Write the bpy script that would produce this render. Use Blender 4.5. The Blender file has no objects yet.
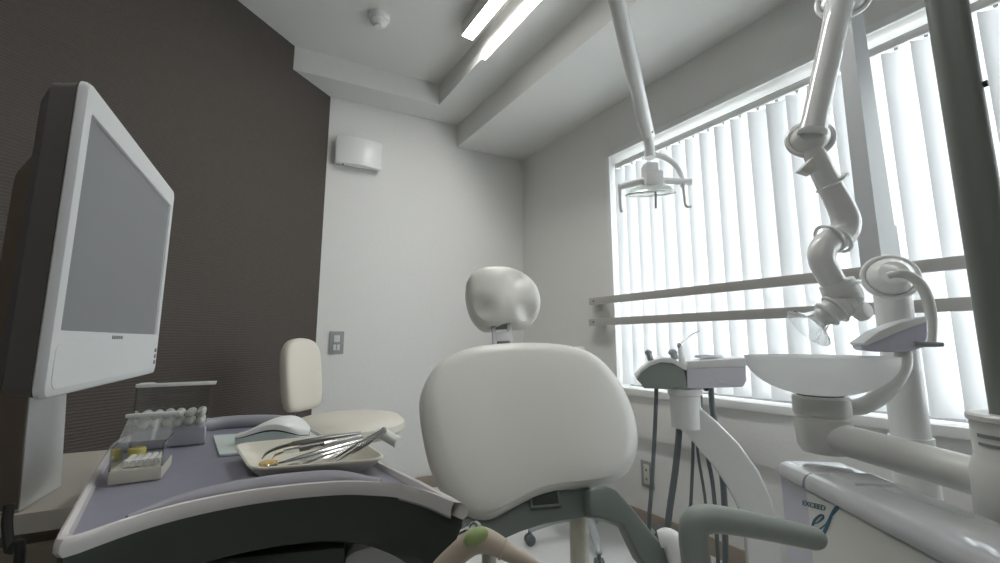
import bpy, bmesh, math, random
from mathutils import Vector, Matrix, noise
random.seed(7)
V = Vector
C = bpy.context.scene.collection
# ------------------------------------------------------------------ camera
FPX, H0, PITCH = 420.0, 0.95, math.atan(59 / 420.0)
cp, sp = math.cos(PITCH), math.sin(PITCH)
cam = bpy.data.cameras.new('camera'); cam.sensor_width = 36; cam.lens = 36 * FPX / 1000; cam.clip_start = .02
cam_o = bpy.data.objects.new('camera', cam); C.objects.link(cam_o)
cam_o.location = (0, 0, H0); cam_o.rotation_euler = (math.pi / 2 + PITCH, 0, 0)
bpy.context.scene.camera = cam_o

def ray(px, py):
    up = 281.5 - py; hf = FPX * cp - up * sp; v = FPX * sp + up * cp
    return V(((px - 500) / hf, 1, v / hf))
def P(px, py, D):                       # the point seen at a photo position, D metres ahead
    r = ray(px, py); return V((r.x * D, D, H0 + r.z * D))
def atz(px, py, z):                     # the point of a horizontal plane
    r = ray(px, py); D = (z - H0) / r.z; return V((r.x * D, D, z))
def onpl(px, py, p0, n):                # the point of a plane
    r = ray(px, py); o = V((0, 0, H0)); n = V(n)
    return o + r * ((V(p0) - o).dot(n) / r.dot(n))

# ------------------------------------------------------------------ materials
def mat(name, col, rough=.5, metal=0, bump=0, scale=40, var=0, spec=.5, coat=0):
    m = bpy.data.materials.new(name); m.use_nodes = True
    nt = m.node_tree; b = nt.nodes['Principled BSDF']
    b.inputs['Base Color'].default_value = (*col, 1); b.inputs['Roughness'].default_value = rough
    b.inputs['Metallic'].default_value = metal; b.inputs['Specular IOR Level'].default_value = spec
    if coat: b.inputs['Coat Weight'].default_value = coat
    if bump or var:
        tc = nt.nodes.new('ShaderNodeTexCoord'); nz = nt.nodes.new('ShaderNodeTexNoise')
        nz.inputs['Scale'].default_value = scale; nz.inputs['Detail'].default_value = 4
        nt.links.new(tc.outputs['Object'], nz.inputs['Vector'])
        if bump:
            bp = nt.nodes.new('ShaderNodeBump'); bp.inputs['Strength'].default_value = bump; bp.inputs['Distance'].default_value = .004
            nt.links.new(nz.outputs['Fac'], bp.inputs['Height']); nt.links.new(bp.outputs['Normal'], b.inputs['Normal'])
        if var:
            mx = nt.nodes.new('ShaderNodeMixRGB'); mx.inputs['Color1'].default_value = (*[c * (1 - var) for c in col], 1)
            mx.inputs['Color2'].default_value = (*[min(1, c * (1 + var)) for c in col], 1)
            nt.links.new(nz.outputs['Fac'], mx.inputs['Fac']); nt.links.new(mx.outputs['Color'], b.inputs['Base Color'])
    return m
def emit(name, col, s):
    m = bpy.data.materials.new(name); m.use_nodes = True; nt = m.node_tree
    e = nt.nodes.new('ShaderNodeEmission'); e.inputs['Color'].default_value = (*col, 1); e.inputs['Strength'].default_value = s
    nt.links.new(e.outputs[0], nt.nodes['Material Output'].inputs['Surface']); return m
def mixmat(name, shaders):
    """shaders: [(node type, colour, roughness)], equal chain with given weights"""
    m = bpy.data.materials.new(name); m.use_nodes = True; nt = m.node_tree
    nt.nodes.remove(nt.nodes['Principled BSDF']); prev = None
    for ty, col, rough, w in shaders:
        s = nt.nodes.new(ty); s.inputs['Color'].default_value = (*col, 1)
        if 'Roughness' in s.inputs and rough is not None: s.inputs['Roughness'].default_value = rough
        if prev is None: prev = s
        else:
            mx = nt.nodes.new('ShaderNodeMixShader')
            if w == 'fresnel':
                fr = nt.nodes.new('ShaderNodeLayerWeight'); fr.inputs['Blend'].default_value = .42
                nt.links.new(fr.outputs['Facing'], mx.inputs['Fac'])
            else: mx.inputs['Fac'].default_value = w
            nt.links.new(prev.outputs[0], mx.inputs[1]); nt.links.new(s.outputs[0], mx.inputs[2]); prev = mx
    nt.links.new(prev.outputs[0], nt.nodes['Material Output'].inputs['Surface']); return m

M = {}
M['white_wall'] = mat('white_wallpaper', (.78, .775, .755), .85, bump=.25, scale=90, var=.03)
M['ceiling'] = mat('ceiling_paint', (.74, .74, .72), .9, bump=.12, scale=70, var=.02)
M['floor'] = mat('floor_vinyl', (.74, .75, .75), .35, bump=.03, scale=30, var=.05)
M['baseboard'] = mat('baseboard_vinyl', (.34, .29, .24), .5, var=.05)
M['white'] = mat('white_plastic', (.8, .81, .8), .28, bump=.02, scale=200)
M['white_gloss'] = mat('white_enamel', (.8, .81, .8), .14, coat=.4, bump=.01, scale=150)
M['cab_gloss'] = mat('glossy_cabinet_cover', (.45, .46, .48), .06, coat=1, var=.02)
M['offwhite'] = mat('offwhite_plastic', (.68, .69, .66), .3, bump=.02, scale=200)
M['bezel'] = mat('monitor_white', (.72, .74, .75), .4, bump=.02, scale=250)
M['monitor_side_shade'] = mat('monitor_shaded_side', (.11, .105, .1), .5, var=.05)  # side of the white monitor, its shade put into the colour
M['monitor_back_shade'] = mat('monitor_shaded_back', (.13, .1, .075), .6, var=.1)  # shadow on the white monitor's back and stand end, painted as dark brown
M['screen'] = mat('screen_glass', (.2, .21, .225), .28, bump=.02, scale=400)
M['cream'] = mat('cream_vinyl', (.765, .76, .72), .33, bump=.05, scale=350, var=.03)
M['stool_cream'] = mat('stool_vinyl', (.68, .645, .57), .45, bump=.08, scale=300, var=.04)
M['sage'] = mat('sage_grey_plastic', (.17, .2, .185), .42, bump=.03, scale=200, var=.05)
M['sage_light'] = mat('pale_sage_plastic', (.3, .34, .315), .42, bump=.03, scale=200, var=.04)
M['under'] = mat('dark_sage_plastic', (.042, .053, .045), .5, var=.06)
M['lavender'] = mat('lavender_tray', (.25, .25, .31), .38, bump=.03, scale=60, var=.06)
M['lavender_pale'] = mat('pale_lavender_plastic', (.55, .55, .63), .35, var=.03)
M['lip'] = mat('grey_lavender_lip', (.34, .34, .38), .35, var=.03)
M['head'] = mat('pale_lilac_enamel', (.72, .72, .79), .3, var=.02)
M['link'] = mat('pale_grey_enamel', (.5, .52, .53), .35, var=.03)
M['rim'] = mat('tray_rim', (.7, .68, .67), .25, bump=.02, scale=150)
M['steel'] = mat('brushed_steel', (.82, .83, .83), .22, metal=1, bump=.05, scale=300)
M['rail'] = mat('satin_steel_rail', (.5, .49, .47), .42, metal=.45, bump=.05, scale=200)
M['dark_steel'] = mat('dark_steel', (.25, .25, .25), .3, metal=1)
M['hose'] = mat('grey_hose', (.15, .17, .18), .5, var=.05)
M['black'] = mat('black_rubber', (.02, .02, .02), .6, var=.1)
M['grey'] = mat('mid_grey_plastic', (.32, .33, .34), .4, var=.04)
M['blue_grey'] = mat('blue_grey_metal', (.45, .49, .52), .35, metal=.3, var=.04)
M['post'] = mat('grey_post_paint', (.2, .215, .2), .4, bump=.02, scale=150)
M['pad'] = mat('pale_mint_pad', (.6, .68, .66), .5, var=.03)
M['mint'] = mat('mint_grey_plastic', (.5, .57, .56), .4, var=.04)
M['cotton'] = mat('cotton', (.8, .79, .76), .95, bump=.8, scale=220, var=.05)
M['ivory'] = mat('ivory_plastic', (.66, .64, .55), .4, bump=.04, scale=120, var=.05)
M['yellow'] = mat('yellow_plastic', (.62, .55, .16), .5, var=.1)
M['amber'] = mat('amber_cotton', (.6, .42, .16), .7, bump=.5, scale=250, var=.25)
M['beige'] = mat('beige_plastic', (.52, .45, .36), .35, bump=.03, scale=150, var=.05)
M['green'] = mat('green_button', (.36, .47, .2), .45, var=.08)
M['cab_top'] = mat('beige_laminate', (.5, .47, .42), .45, var=.06)
M['cab_front'] = mat('brown_laminate', (.2, .17, .13), .5, var=.1)
M['blue'] = mat('blue_print', (.03, .12, .2), .5, var=.05)
M['ink'] = mat('grey_print', (.25, .26, .28), .5, var=.05)
M['lamp'] = emit('fluorescent_diffuser', (1, .985, .95), 34)
M['lamp_slim'] = emit('slim_fluorescent_diffuser', (1, .985, .95), 8)
M['lamp_fill'] = emit('fill_diffuser_rear', (1, .985, .95), 10)  # glow of the added unseen lights that brighten the room
M['vane'] = mixmat('blind_fabric', [('ShaderNodeBsdfDiffuse', (.86, .87, .88), 1, 0), ('ShaderNodeBsdfTranslucent', (.84, .85, .86), None, .115)])
M['acrylic'] = mixmat('clear_acrylic', [('ShaderNodeBsdfTransparent', (.975, .98, .975), None, 0), ('ShaderNodeBsdfGlossy', (1, 1, 1), .05, 'fresnel')])
M['glass'] = mixmat('window_glass', [('ShaderNodeBsdfTransparent', (.95, .97, .97), None, 0), ('ShaderNodeBsdfGlossy', (1, 1, 1), .0, 'fresnel')])
M['frost'] = mixmat('frosted_glass', [('ShaderNodeBsdfRefraction', (.98, .99, .99), .7, 0), ('ShaderNodeBsdfTranslucent', (.98, .99, .99), None, .5), ('ShaderNodeBsdfDiffuse', (.95, .96, .96), 1, .3), ('ShaderNodeBsdfGlossy', (1, 1, 1), .25, .07)])
M['lampglass'] = mixmat('lamp_glass', [('ShaderNodeBsdfTransparent', (.9, .93, .92), None, 0), ('ShaderNodeBsdfTranslucent', (.85, .88, .85), None, .35), ('ShaderNodeBsdfGlossy', (1, 1, 1), .08, .15)])
# ribbed brown wallpaper
m = mat('brown_ribbed_wallpaper', (.1, .085, .075), .75); nt = m.node_tree; b = nt.nodes['Principled BSDF']
tc = nt.nodes.new('ShaderNodeTexCoord'); mp = nt.nodes.new('ShaderNodeMapping'); wv = nt.nodes.new('ShaderNodeTexWave'); nz = nt.nodes.new('ShaderNodeTexNoise')
wv.wave_type = 'BANDS'; wv.bands_direction = 'Z'; wv.inputs['Scale'].default_value = 26; wv.inputs['Distortion'].default_value = 1.6
wv.inputs['Detail'].default_value = 2; wv.inputs['Detail Scale'].default_value = 3
nz.inputs['Scale'].default_value = 60; nz.inputs['Detail'].default_value = 5
nt.links.new(tc.outputs['Object'], wv.inputs['Vector']); nt.links.new(tc.outputs['Object'], nz.inputs['Vector'])
mx = nt.nodes.new('ShaderNodeMixRGB'); mx.inputs['Color1'].default_value = (.05, .042, .036, 1); mx.inputs['Color2'].default_value = (.09, .077, .067, 1)
ad = nt.nodes.new('ShaderNodeMath'); ad.operation = 'ADD'; ml = nt.nodes.new('ShaderNodeMath'); ml.operation = 'MULTIPLY'; ml.inputs[1].default_value = .5
nt.links.new(wv.outputs['Fac'], ad.inputs[0]); nt.links.new(nz.outputs['Fac'], ad.inputs[1]); nt.links.new(ad.outputs[0], ml.inputs[0])
nt.links.new(ml.outputs[0], mx.inputs['Fac']); nt.links.new(mx.outputs['Color'], b.inputs['Base Color'])
bp = nt.nodes.new('ShaderNodeBump'); bp.inputs['Strength'].default_value = .6; bp.inputs['Distance'].default_value = .003
nt.links.new(ml.outputs[0], bp.inputs['Height']); nt.links.new(bp.outputs['Normal'], b.inputs['Normal'])
M['brown'] = m

# ------------------------------------------------------------------ objects
def wloc(o):
    t = V((0, 0, 0))
    while o is not None: t += o.location; o = o.parent
    return t
def obj(name, bm, m, parent=None, angle=35, recalc=True, smooth=True):
    if recalc: bmesh.ops.recalc_face_normals(bm, faces=bm.faces)
    me = bpy.data.meshes.new(name); bm.to_mesh(me); bm.free()
    o = bpy.data.objects.new(name, me); C.objects.link(o)
    if parent is None:
        xs = [v.co for v in me.vertices]
        lo = V([min(c[i] for c in xs) for i in range(3)]); hi = V([max(c[i] for c in xs) for i in range(3)])
        base = V(((lo.x + hi.x) / 2, (lo.y + hi.y) / 2, lo.z)); o.location = base
        me.transform(Matrix.Translation(-base))
    else:
        me.transform(Matrix.Translation(-wloc(parent))); o.parent = parent
    me.materials.append(m if not isinstance(m, str) else M[m])
    if smooth:
        me.polygons.foreach_set('use_smooth', [True] * len(me.polygons)); me.set_sharp_from_angle(angle=math.radians(angle))
    return o
def tag(o, label, cat, group=None):
    o['label'] = label; o['category'] = cat
    if group: o['group'] = group
    return o
def thing(name, loc, label, cat, group=None):
    o = bpy.data.objects.new(name, None); C.objects.link(o); o.location = loc; o.empty_display_size = .05
    return tag(o, label, cat, group)
def struct(name, bm, m, parent=None, **k):
    o = obj(name, bm, m, parent, **k)
    if parent is None: o['kind'] = 'structure'
    return o

# ------------------------------------------------------------------ geometry
def bevel(bm, w, seg=2, ang=30):
    if w:
        es = [e for e in bm.edges if len(e.link_faces) == 2 and e.calc_face_angle(0) > math.radians(ang)]
        bmesh.ops.bevel(bm, geom=es, offset=w, segments=seg, affect='EDGES', profile=.6, clamp_overlap=True)
    return bm
def join(*bms):
    r = bmesh.new()
    for b in bms:
        me = bpy.data.meshes.new('tmp'); b.to_mesh(me); r.from_mesh(me); bpy.data.meshes.remove(me); b.free()
    return r
def xf(bm, mtx): bmesh.ops.transform(bm, matrix=mtx, verts=bm.verts); return bm
def box(c, s, rz=0, bv=.003, seg=2, rot=None):
    bm = bmesh.new(); bmesh.ops.create_cube(bm, size=1)
    bmesh.ops.scale(bm, vec=s, verts=bm.verts); bevel(bm, bv, seg)
    R = rot.to_4x4() if rot is not None else Matrix.Rotation(rz, 4, 'Z')
    return xf(bm, Matrix.Translation(c) @ R)
def axes(z, x=None):                     # rotation whose Z is z
    z = V(z).normalized(); x = V(x) if x is not None else (V((1, 0, 0)) if abs(z.x) < .9 else V((0, 1, 0)))
    x = (x - z * x.dot(z)).normalized(); y = z.cross(x)
    return Matrix((x, y, z)).transposed()
def crom(pts, n=8, closed=False):
    pts = [V(p) for p in pts]; out = []; N = len(pts)
    rng = N if closed else N - 1
    for i in range(rng):
        if closed: a, b, c, d = (pts[(i + k) % N] for k in (-1, 0, 1, 2))
        else: a, b, c, d = pts[max(i - 1, 0)], pts[i], pts[i + 1], pts[min(i + 2, N - 1)]
        for k in range(n):
            t = k / n
            out.append(.5 * ((2 * b) + (c - a) * t + (2 * a - 5 * b + 4 * c - d) * t * t + (3 * b - a - 3 * c + d) * t ** 3))
    if not closed: out.append(pts[-1])
    return out
def tube(pts, r, n=14, smooth=0, caps=True, flat=1.0, ref=None):
    """swept tube; r number or list (one per given point); flat squashes across the ref axis"""
    pts = [V(p) for p in pts]
    if not isinstance(r, (list, tuple)): r = [r] * len(pts)
    if smooth:
        rr = crom([V((x, 0, 0)) for x in r], smooth); pts = crom(pts, smooth); r = [q.x for q in rr]
    bm = bmesh.new(); rings = []; nrm = None
    for i, p in enumerate(pts):
        t = (pts[min(i + 1, len(pts) - 1)] - pts[max(i - 1, 0)]).normalized()
        if nrm is None:
            q = V(ref) if ref is not None else (V((0, 0, 1)) if abs(t.z) < .9 else V((1, 0, 0)))
        else: q = nrm
        nrm = (q - t * q.dot(t)).normalized(); bn = t.cross(nrm)
        rings.append([bm.verts.new(p + (nrm * math.cos(a) * flat + bn * math.sin(a)) * r[i]) for a in [2 * math.pi * k / n for k in range(n)]])
    for a, b in zip(rings, rings[1:]):
        for k in range(n): bm.faces.new((a[k], a[(k + 1) % n], b[(k + 1) % n], b[k]))
    if caps: bm.faces.new(rings[0][::-1]); bm.faces.new(rings[-1])
    return bm
def lathe(prof, c=(0, 0, 0), axis=(0, 0, 1), n=40, closed=False):
    """prof: (radius, height along axis)"""
    R = axes(axis); bm = bmesh.new(); rings = []
    for r, z in prof:
        if r < 1e-6: rings.append([bm.verts.new(V(c) + R @ V((0, 0, z)))])
        else: rings.append([bm.verts.new(V(c) + R @ V((r * math.cos(2 * math.pi * k / n), r * math.sin(2 * math.pi * k / n), z))) for k in range(n)])
    prs = list(zip(rings, rings[1:])) + ([(rings[-1], rings[0])] if closed else [])
    for a, b in prs:
        for k in range(n):
            k2 = (k + 1) % n
            if len(a) == 1 and len(b) == 1: continue
            if len(a) == 1: bm.faces.new((a[0], b[k], b[k2]))
            elif len(b) == 1: bm.faces.new((a[k], a[k2], b[0]))
            else: bm.faces.new((a[k], a[k2], b[k2], b[k]))
    return bm
def torus(c, axis, R, r, n=36, m=10):
    return lathe([(R + r * math.cos(2 * math.pi * k / m), r * math.sin(2 * math.pi * k / m)) for k in range(m)], c, axis, n, True)
def ball(c, r, sc=(1, 1, 1), n=16, rot=None):
    bm = bmesh.new(); bmesh.ops.create_uvsphere(bm, u_segments=n, v_segments=n // 2 + 2, radius=r)
    bmesh.ops.scale(bm, vec=sc, verts=bm.verts)
    return xf(bm, Matrix.Translation(c) @ (rot.to_4x4() if rot is not None else Matrix()))
def prism(poly, vec, bv=0, seg=2):
    """closed polygon (3-D points) extruded along vec"""
    bm = bmesh.new(); vec = V(vec)
    a = [bm.verts.new(p) for p in poly]; b = [bm.verts.new(V(p) + vec) for p in poly]
    bm.faces.new(a[::-1]); bm.faces.new(b); n = len(a)
    for k in range(n): bm.faces.new((a[k], a[(k + 1) % n], b[(k + 1) % n], b[k]))
    bmesh.ops.recalc_face_normals(bm, faces=bm.faces)
    return bevel(bm, bv, seg)
def offset2(poly, d):
    """inward offset of a plan polygon given counter-clockwise"""
    out = []; n = len(poly)
    for i in range(n):
        a, b, c = poly[i - 1], poly[i], poly[(i + 1) % n]
        t1 = (b - a).normalized(); t2 = (c - b).normalized()
        n1 = V((-t1.y, t1.x)); n2 = V((-t2.y, t2.x)); s = (n1 + n2)
        s = s / max(.35, (1 + n1.dot(n2))); out.append(b + s * d)
    return out
def loft(loops, cap0=True, cap1=True, closed=False):
    bm = bmesh.new(); L = [[bm.verts.new(p) for p in lp] for lp in loops]; n = len(L[0])
    prs = list(zip(L, L[1:])) + ([(L[-1], L[0])] if closed else [])
    for a, b in prs:
        for k in range(n): bm.faces.new((a[k], a[(k + 1) % n], b[(k + 1) % n], b[k]))
    if not closed:
        if cap0: bm.faces.new(L[0][::-1])
        if cap1: bm.faces.new(L[-1])
    return bm
def pillow(outline, n, thick, bulge, nsm=6, dents=(), power=.5):
    """padded cushion: closed outline on a plane with front normal n"""
    n = V(n).normalized(); o = crom(outline, nsm, True); c = sum(o, V((0, 0, 0))) / len(o)
    lay = [(.0, -thick), (.6, -thick), (.9, -thick), (.965, -thick * .93), (.99, -thick * .8), (1, -thick * .5), (.992, -thick * .28),
           (.975, -thick * .12), (.945, -thick * .01)]
    for s in (.9, .83, .75, .65, .55, .45, .35, .25, .15, .07): lay.append((s, bulge * (1 - (s / .945) ** 2) ** power))
    lay.append((0, bulge))
    bm = bmesh.new(); rings = []
    for s, d in lay:
        if s == 0: rings.append([bm.verts.new(c + n * d)])
        else: rings.append([bm.verts.new(c + (p - c) * s + n * d) for p in o])
    N = len(o)
    for a, b in zip(rings, rings[1:]):
        for k in range(N):
            k2 = (k + 1) % N
            if len(a) == 1: bm.faces.new((a[0], b[k], b[k2]))
            elif len(b) == 1: bm.faces.new((a[k], a[k2], b[0]))
            else: bm.faces.new((a[k], a[k2], b[k2], b[k]))
    for dc, rad, dep in dents:
        for v in bm.verts:
            if (v.co - c).dot(n) > -thick * .5: v.co -= n * dep * math.exp(-((v.co - V(dc)).length / rad) ** 2)
    return bm

# ================================================================== ROOM
RH = FPX * cp + 59 * sp
A = atz(525, 473, 0); A.z = 0                                   # back corner by the window
Wd = V((278, -RH, 0)).normalized()                              # along the window wall, towards us
Fd = V((900, RH, 0)).normalized()                               # along the back wall
Bd = V((160, RH, 0)).normalized()                               # along the brown wall
rB = ray(322, 240)
def meet(p, d, r):                                              # line p+t*d with the sight line r (plan)
    t = (r.x * p.y - p.x) / (d.x - r.x * d.y); return p + d * t
Bc = meet(A, Fd, rB)
Wn = V((Wd.y, -Wd.x, 0));  Wn = Wn if Wn.dot(-A) > 0 else -Wn   # into the room
Fn = V((Fd.y, -Fd.x, 0));  Fn = Fn if Fn.dot(-Bc) > 0 else -Fn
Bn = V((Bd.y, -Bd.x, 0));  Bn = Bn if Bn.dot(-Bc) > 0 else -Bn
ZC, Z1, Z2 = 2.70, 2.55, 2.38
up = V((0, 0, 1))
def wallpt(t, z=0): return A + Wd * t + up * z
YB = -1.7
Rb = A + Wd * ((A.y - YB) / -Wd.y); Lb = Bc - Bd * ((Bc.y - YB) / Bd.y)
def slab(p, q, z0, z1, out, th=.16):
    return prism([p + up * z0, q + up * z0, q + up * z1, p + up * z1], out * th)
struct('wall_left', slab(Lb - Bd * .1, Bc + Bd * .02, 0, ZC, -Bn), 'brown', smooth=False)
struct('wall_back', slab(Bc - Fd * .05, A + Fd * .1, 0, ZC, -Fn), 'white_wall', smooth=False)
struct('wall_front', slab(Lb + V((-.3, 0, 0)), Rb + V((.3, 0, 0)), 0, ZC, V((0, -1, 0))), 'brown', smooth=False)
def wall_t(px, py):                                             # where a sight line meets the window wall
    q = onpl(px, py, A, Wn); return (q - A).dot(Wd), q.z
T0, _ = wall_t(614, 250); T1 = 3.35
ZS = .69; ZH = wall_t(610.5, 157.5)[1]
Tend = (Rb - A).length + .1
struct('wall_right', join(slab(wallpt(-.1), wallpt(T0), 0, ZC, -Wn), slab(wallpt(T1), wallpt(Tend), 0, ZC, -Wn),
       slab(wallpt(T0), wallpt(T1), 0, ZS, -Wn), slab(wallpt(T0), wallpt(T1), ZH, ZC, -Wn)), 'white_wall', smooth=False)
cor = [Lb + V((-.35, -.2, 0)), Rb + V((.35, -.2, 0)), A + V((.35, .2, 0)) + Fd * .1, Bc + V((-.2, .4, 0)), Lb + V((-.6, .4, 0))]
struct('floor', prism([p - up * .1 for p in cor], up * .1), 'floor', smooth=False)
struct('ceiling', prism([p + up * ZC for p in cor], up * .1), 'ceiling', smooth=False)
# stepped soffits: an L-shaped one, and a lower one along the window wall
c1 = atz(439, 105, Z1); c1.z = 0
Fn0 = (Bc - c1).dot(Fn)                                          # depth of the soffit off the back wall
bl = c1 - Fd * 1.4; t_ = (c1 - Bc).dot(Bn) / Fd.dot(Bn); bl = c1 - Fd * t_
L1e = c1 + Wd * 4.4
struct('trim_1', prism([p + up * Z1 for p in (bl, c1, L1e, L1e + Fd * 1.6 + Wd * .0, A + Fd * .02, Bc - Fd * .02)], up * (ZC - Z1)), 'ceiling', smooth=False)
c2 = atz(457, 149, Z2); c2.z = 0
c2 = meet(A, Fd, V((c2.x / c2.y, 1, 0)))
struct('trim_2', prism([p + up * Z2 for p in (c2, c2 + Wd * 4.6, A + Wd * 4.6 - Wn * .02, A - Wn * .02)], up * (Z1 - Z2)), 'ceiling', smooth=False)
# dado panel below the window, window trims, baseboards
zl = wall_t(640, 436)[1]
struct('trim_3', prism([wallpt(.02, zl), wallpt(Tend, zl), wallpt(Tend, ZS), wallpt(.02, ZS)], Wn * .03, .006), 'white_wall')
struct('trim_4', prism([wallpt(T0 - .03, ZS - .03), wallpt(T1, ZS - .03), wallpt(T1, ZS + .004), wallpt(T0 - .03, ZS + .004)], Wn * .05, .004), 'white')
tr = []
for a, b, z0, z1 in ((T0 - .03, T0, ZS, ZH + .03), (T0 - .03, T1, ZH, ZH + .03)):
    tr.append(prism([wallpt(a, z0), wallpt(b, z0), wallpt(b, z1), wallpt(a, z1)], Wn * .015, .002))
struct('trim_5', join(*tr), 'white')
struct('baseboard_right', prism([wallpt(0, 0), wallpt(Tend, 0), wallpt(Tend, .075), wallpt(0, .075)], Wn * .012, .003), 'baseboard')
struct('baseboard_back', prism([Bc, A, A + up * .075, Bc + up * .075], Fn * .012, .003), 'baseboard')
struct('baseboard_left', prism([Lb, Bc, Bc + up * .075, Lb + up * .075], Bn * .012, .003), 'baseboard')
# window: aluminium frame with panes at the outside of the reveal
fr = []; off = -Wn * .12
muls = [T0, T0 + .9, T0 + 1.75, T1]
for t in muls: fr.append(box(wallpt(t, (ZS + ZH) / 2) + off, (.045, .05, ZH - ZS), math.atan2(Wd.y, Wd.x), .004))
for z in (ZS + .02, ZH - .02): fr.append(box(wallpt((T0 + T1) / 2, z) + off, (T1 - T0, .05, .045), math.atan2(Wd.y, Wd.x), .004))
win = struct('window_1', join(*fr), 'grey')
for a, b in zip(muls, muls[1:]):
    obj('pane', prism([wallpt(a + .02, ZS + .03), wallpt(b - .02, ZS + .03), wallpt(b - .02, ZH - .03), wallpt(a + .02, ZH - .03)], Wn * .006).__class__ and
        xf(prism([wallpt(a + .02, ZS + .03), wallpt(b - .02, ZS + .03), wallpt(b - .02, ZH - .03), wallpt(a + .02, ZH - .03)], Wn * .006), Matrix.Translation(off)), 'glass', win, smooth=False)
# vertical blind
ang = math.atan2(Wd.y, Wd.x)
bl_ = thing('vertical_blind', wallpt((T0 + T1) / 2, ZS), 'white vertical blind of fabric vanes hanging in the window opening', 'blind')
hr = -Wn * .045
obj('headrail', box(wallpt((T0 + T1) / 2, ZH - .055) + hr, (T1 - T0 - .02, .04, .03), ang, .004), 'white', bl_)
VANE = 29; sp_ = .0785; t = T0 + .045; k = 0
while t < T1 - .03:
    bm = bmesh.new(); vs = []
    a2 = ang + math.radians(VANE + random.uniform(-3, 3)); d = V((math.cos(a2), math.sin(a2), 0)); nn = V((-d.y, d.x, 0))
    c = wallpt(t) + hr
    for u in range(7):
        s = (u / 6 - .5) * .089; bow = .006 * (1 - (2 * u / 6 - 1) ** 2)
        p = c + d * s + nn * bow
        vs.append((bm.verts.new(p + up * (ZS + .014)), bm.verts.new(p + up * (ZH - .075))))
    for a, b in zip(vs, vs[1:]): bm.faces.new((a[0], b[0], b[1], a[1]))
    vn = obj('vane', bm, 'vane', bl_)
    cl = box(c + up * (ZH - .0725), (.012, .012, .01), ang, .002); obj('carrier_clip', cl, 'white', vn)
    t += sp_; k += 1
# grab rails across the window
for (pa, pb, word) in ((298.5, 300, 'upper'), (320, 322, 'lower')):
    tl, z = wall_t(594, pa + 1)
    r = thing('grab_rail', wallpt(tl, z), 'flat steel bar across the window, the %s of the two' % word, 'rail', 'steel bars across the window')
    hh = .021; z -= .018 if word == 'upper' else .011
    obj('bar', prism([wallpt(tl + .02, z - hh), wallpt(3.9, z - hh), wallpt(3.9, z + hh), wallpt(tl + .02, z + hh)], Wn * .016, .003), 'rail', r).location += Wn * .05
    obj('bracket', box(wallpt(tl + .065, z) + Wn * .0335, (.1, .036, hh * 1.7), ang, .003), 'rail', r)
    obj('bracket', box(wallpt(3.7, z) + Wn * .0335, (.1, .036, hh * 1.7), ang, .003), 'rail', r)
    obj('screw', lathe([(0, .004), (.006, .003), (.007, 0), (0, 0)], wallpt(tl + .06, z) + Wn * .066, Wn, 14), 'dark_steel', r)

# ================================================================== CEILING THINGS
sd = atz(379, 16, ZC)
s = thing('smoke_detector', sd, 'small round white smoke detector on the ceiling', 'smoke detector')
obj('base', lathe([(0, 0), (.055, 0), (.055, -.02), (.05, -.03), (0, -.03)], sd, n=32), 'white', s)
obj('sensor_dome', lathe([(.045, -.03), (.045, -.04), (.03, -.052), (.022, -.055), (.02, -.066), (0, -.068)], sd, n=32), 'white', s)
def fixture(a, z, ln, w, lab, mat_='lamp', dirn=Wd, top=ZC):
    f = thing('ceiling_light', a + up * (top - a.z), lab, 'ceiling light', 'fluorescent ceiling lights')
    mid = a + dirn * ln / 2; an = math.atan2(dirn.y, dirn.x)
    obj('housing', box(V((mid.x, mid.y, (top + z + .001) / 2)), (ln, w, top - z - .001), an, .004), 'white', f)
    obj('diffuser', box(V((mid.x, mid.y, z + .001)), (ln - .012, w * .86, .003), an, .001), mat_, f)
    return f
f1 = atz(467, 38.5, 2.62)
fixture(f1, 2.62, 1.25, .075, 'long fluorescent ceiling light with a deep white housing beside the soffit')
f2 = atz(482, 60, 2.53); f2b = atz(533, 0, 2.53)
f2 = f2 + (f2b - f2) * .02
fixture(f2, 2.525, 1.25, .03, 'slim fluorescent light running along the soffit edge', 'lamp_slim', dirn=Wd, top=Z1)
# two added fill lights, unseen over and behind the camera, to brighten the room
fixture(V((-1.0, .3, 2.62)), 2.62, 1.25, .12, 'added unseen fill light over the monitor side of the room', 'lamp_fill')
fixture(V((.2, -.2, 2.62)), 2.62, 1.25, .12, 'added unseen fill light at the near end of the room', 'lamp_fill')

# ================================================================== BACK WALL THINGS
q1, q2 = onpl(335, 150, Bc, Fn), onpl(383, 155, Bc, Fn); zt, zb = onpl(336, 139, Bc, Fn).z, onpl(336, 166, Bc, Fn).z
prof = []
wv_ = thing('wall_ventilator', V((q1.x, q1.y, zb)), 'white wall ventilator cover with a curved front, high on the back wall', 'ventilator')
ln = (q2 - q1).length * .94; pts = []
for i in range(13):
    u = i / 12; pts.append(q1 + Fd * (ln * u) + Fn * (.06 + .028 * math.sin(math.pi * u)))
pl = [V((p.x, p.y, zb)) for p in pts] + [V((q1.x, q1.y, zb)) + Fd * ln + Fn * .03, V((q1.x, q1.y, zb)) + Fn * .03]
obj('front_cover', prism(pl, up * (zt - zb), .006), 'white', wv_)
obj('back_plate', box(V((q1.x, q1.y, (zb + zt) / 2)) + Fd * ln * .5 + Fn * .016, (ln * .9, .03, (zt - zb) * .9), math.atan2(Fd.y, Fd.x), .003), 'grey', wv_)
obj('indicator', box(V((q1.x, q1.y, zb - .003)) + Fd * ln * .17 + Fn * .06, (.012, .02, .006), math.atan2(Fd.y, Fd.x), .001), 'ink', wv_)
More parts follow.
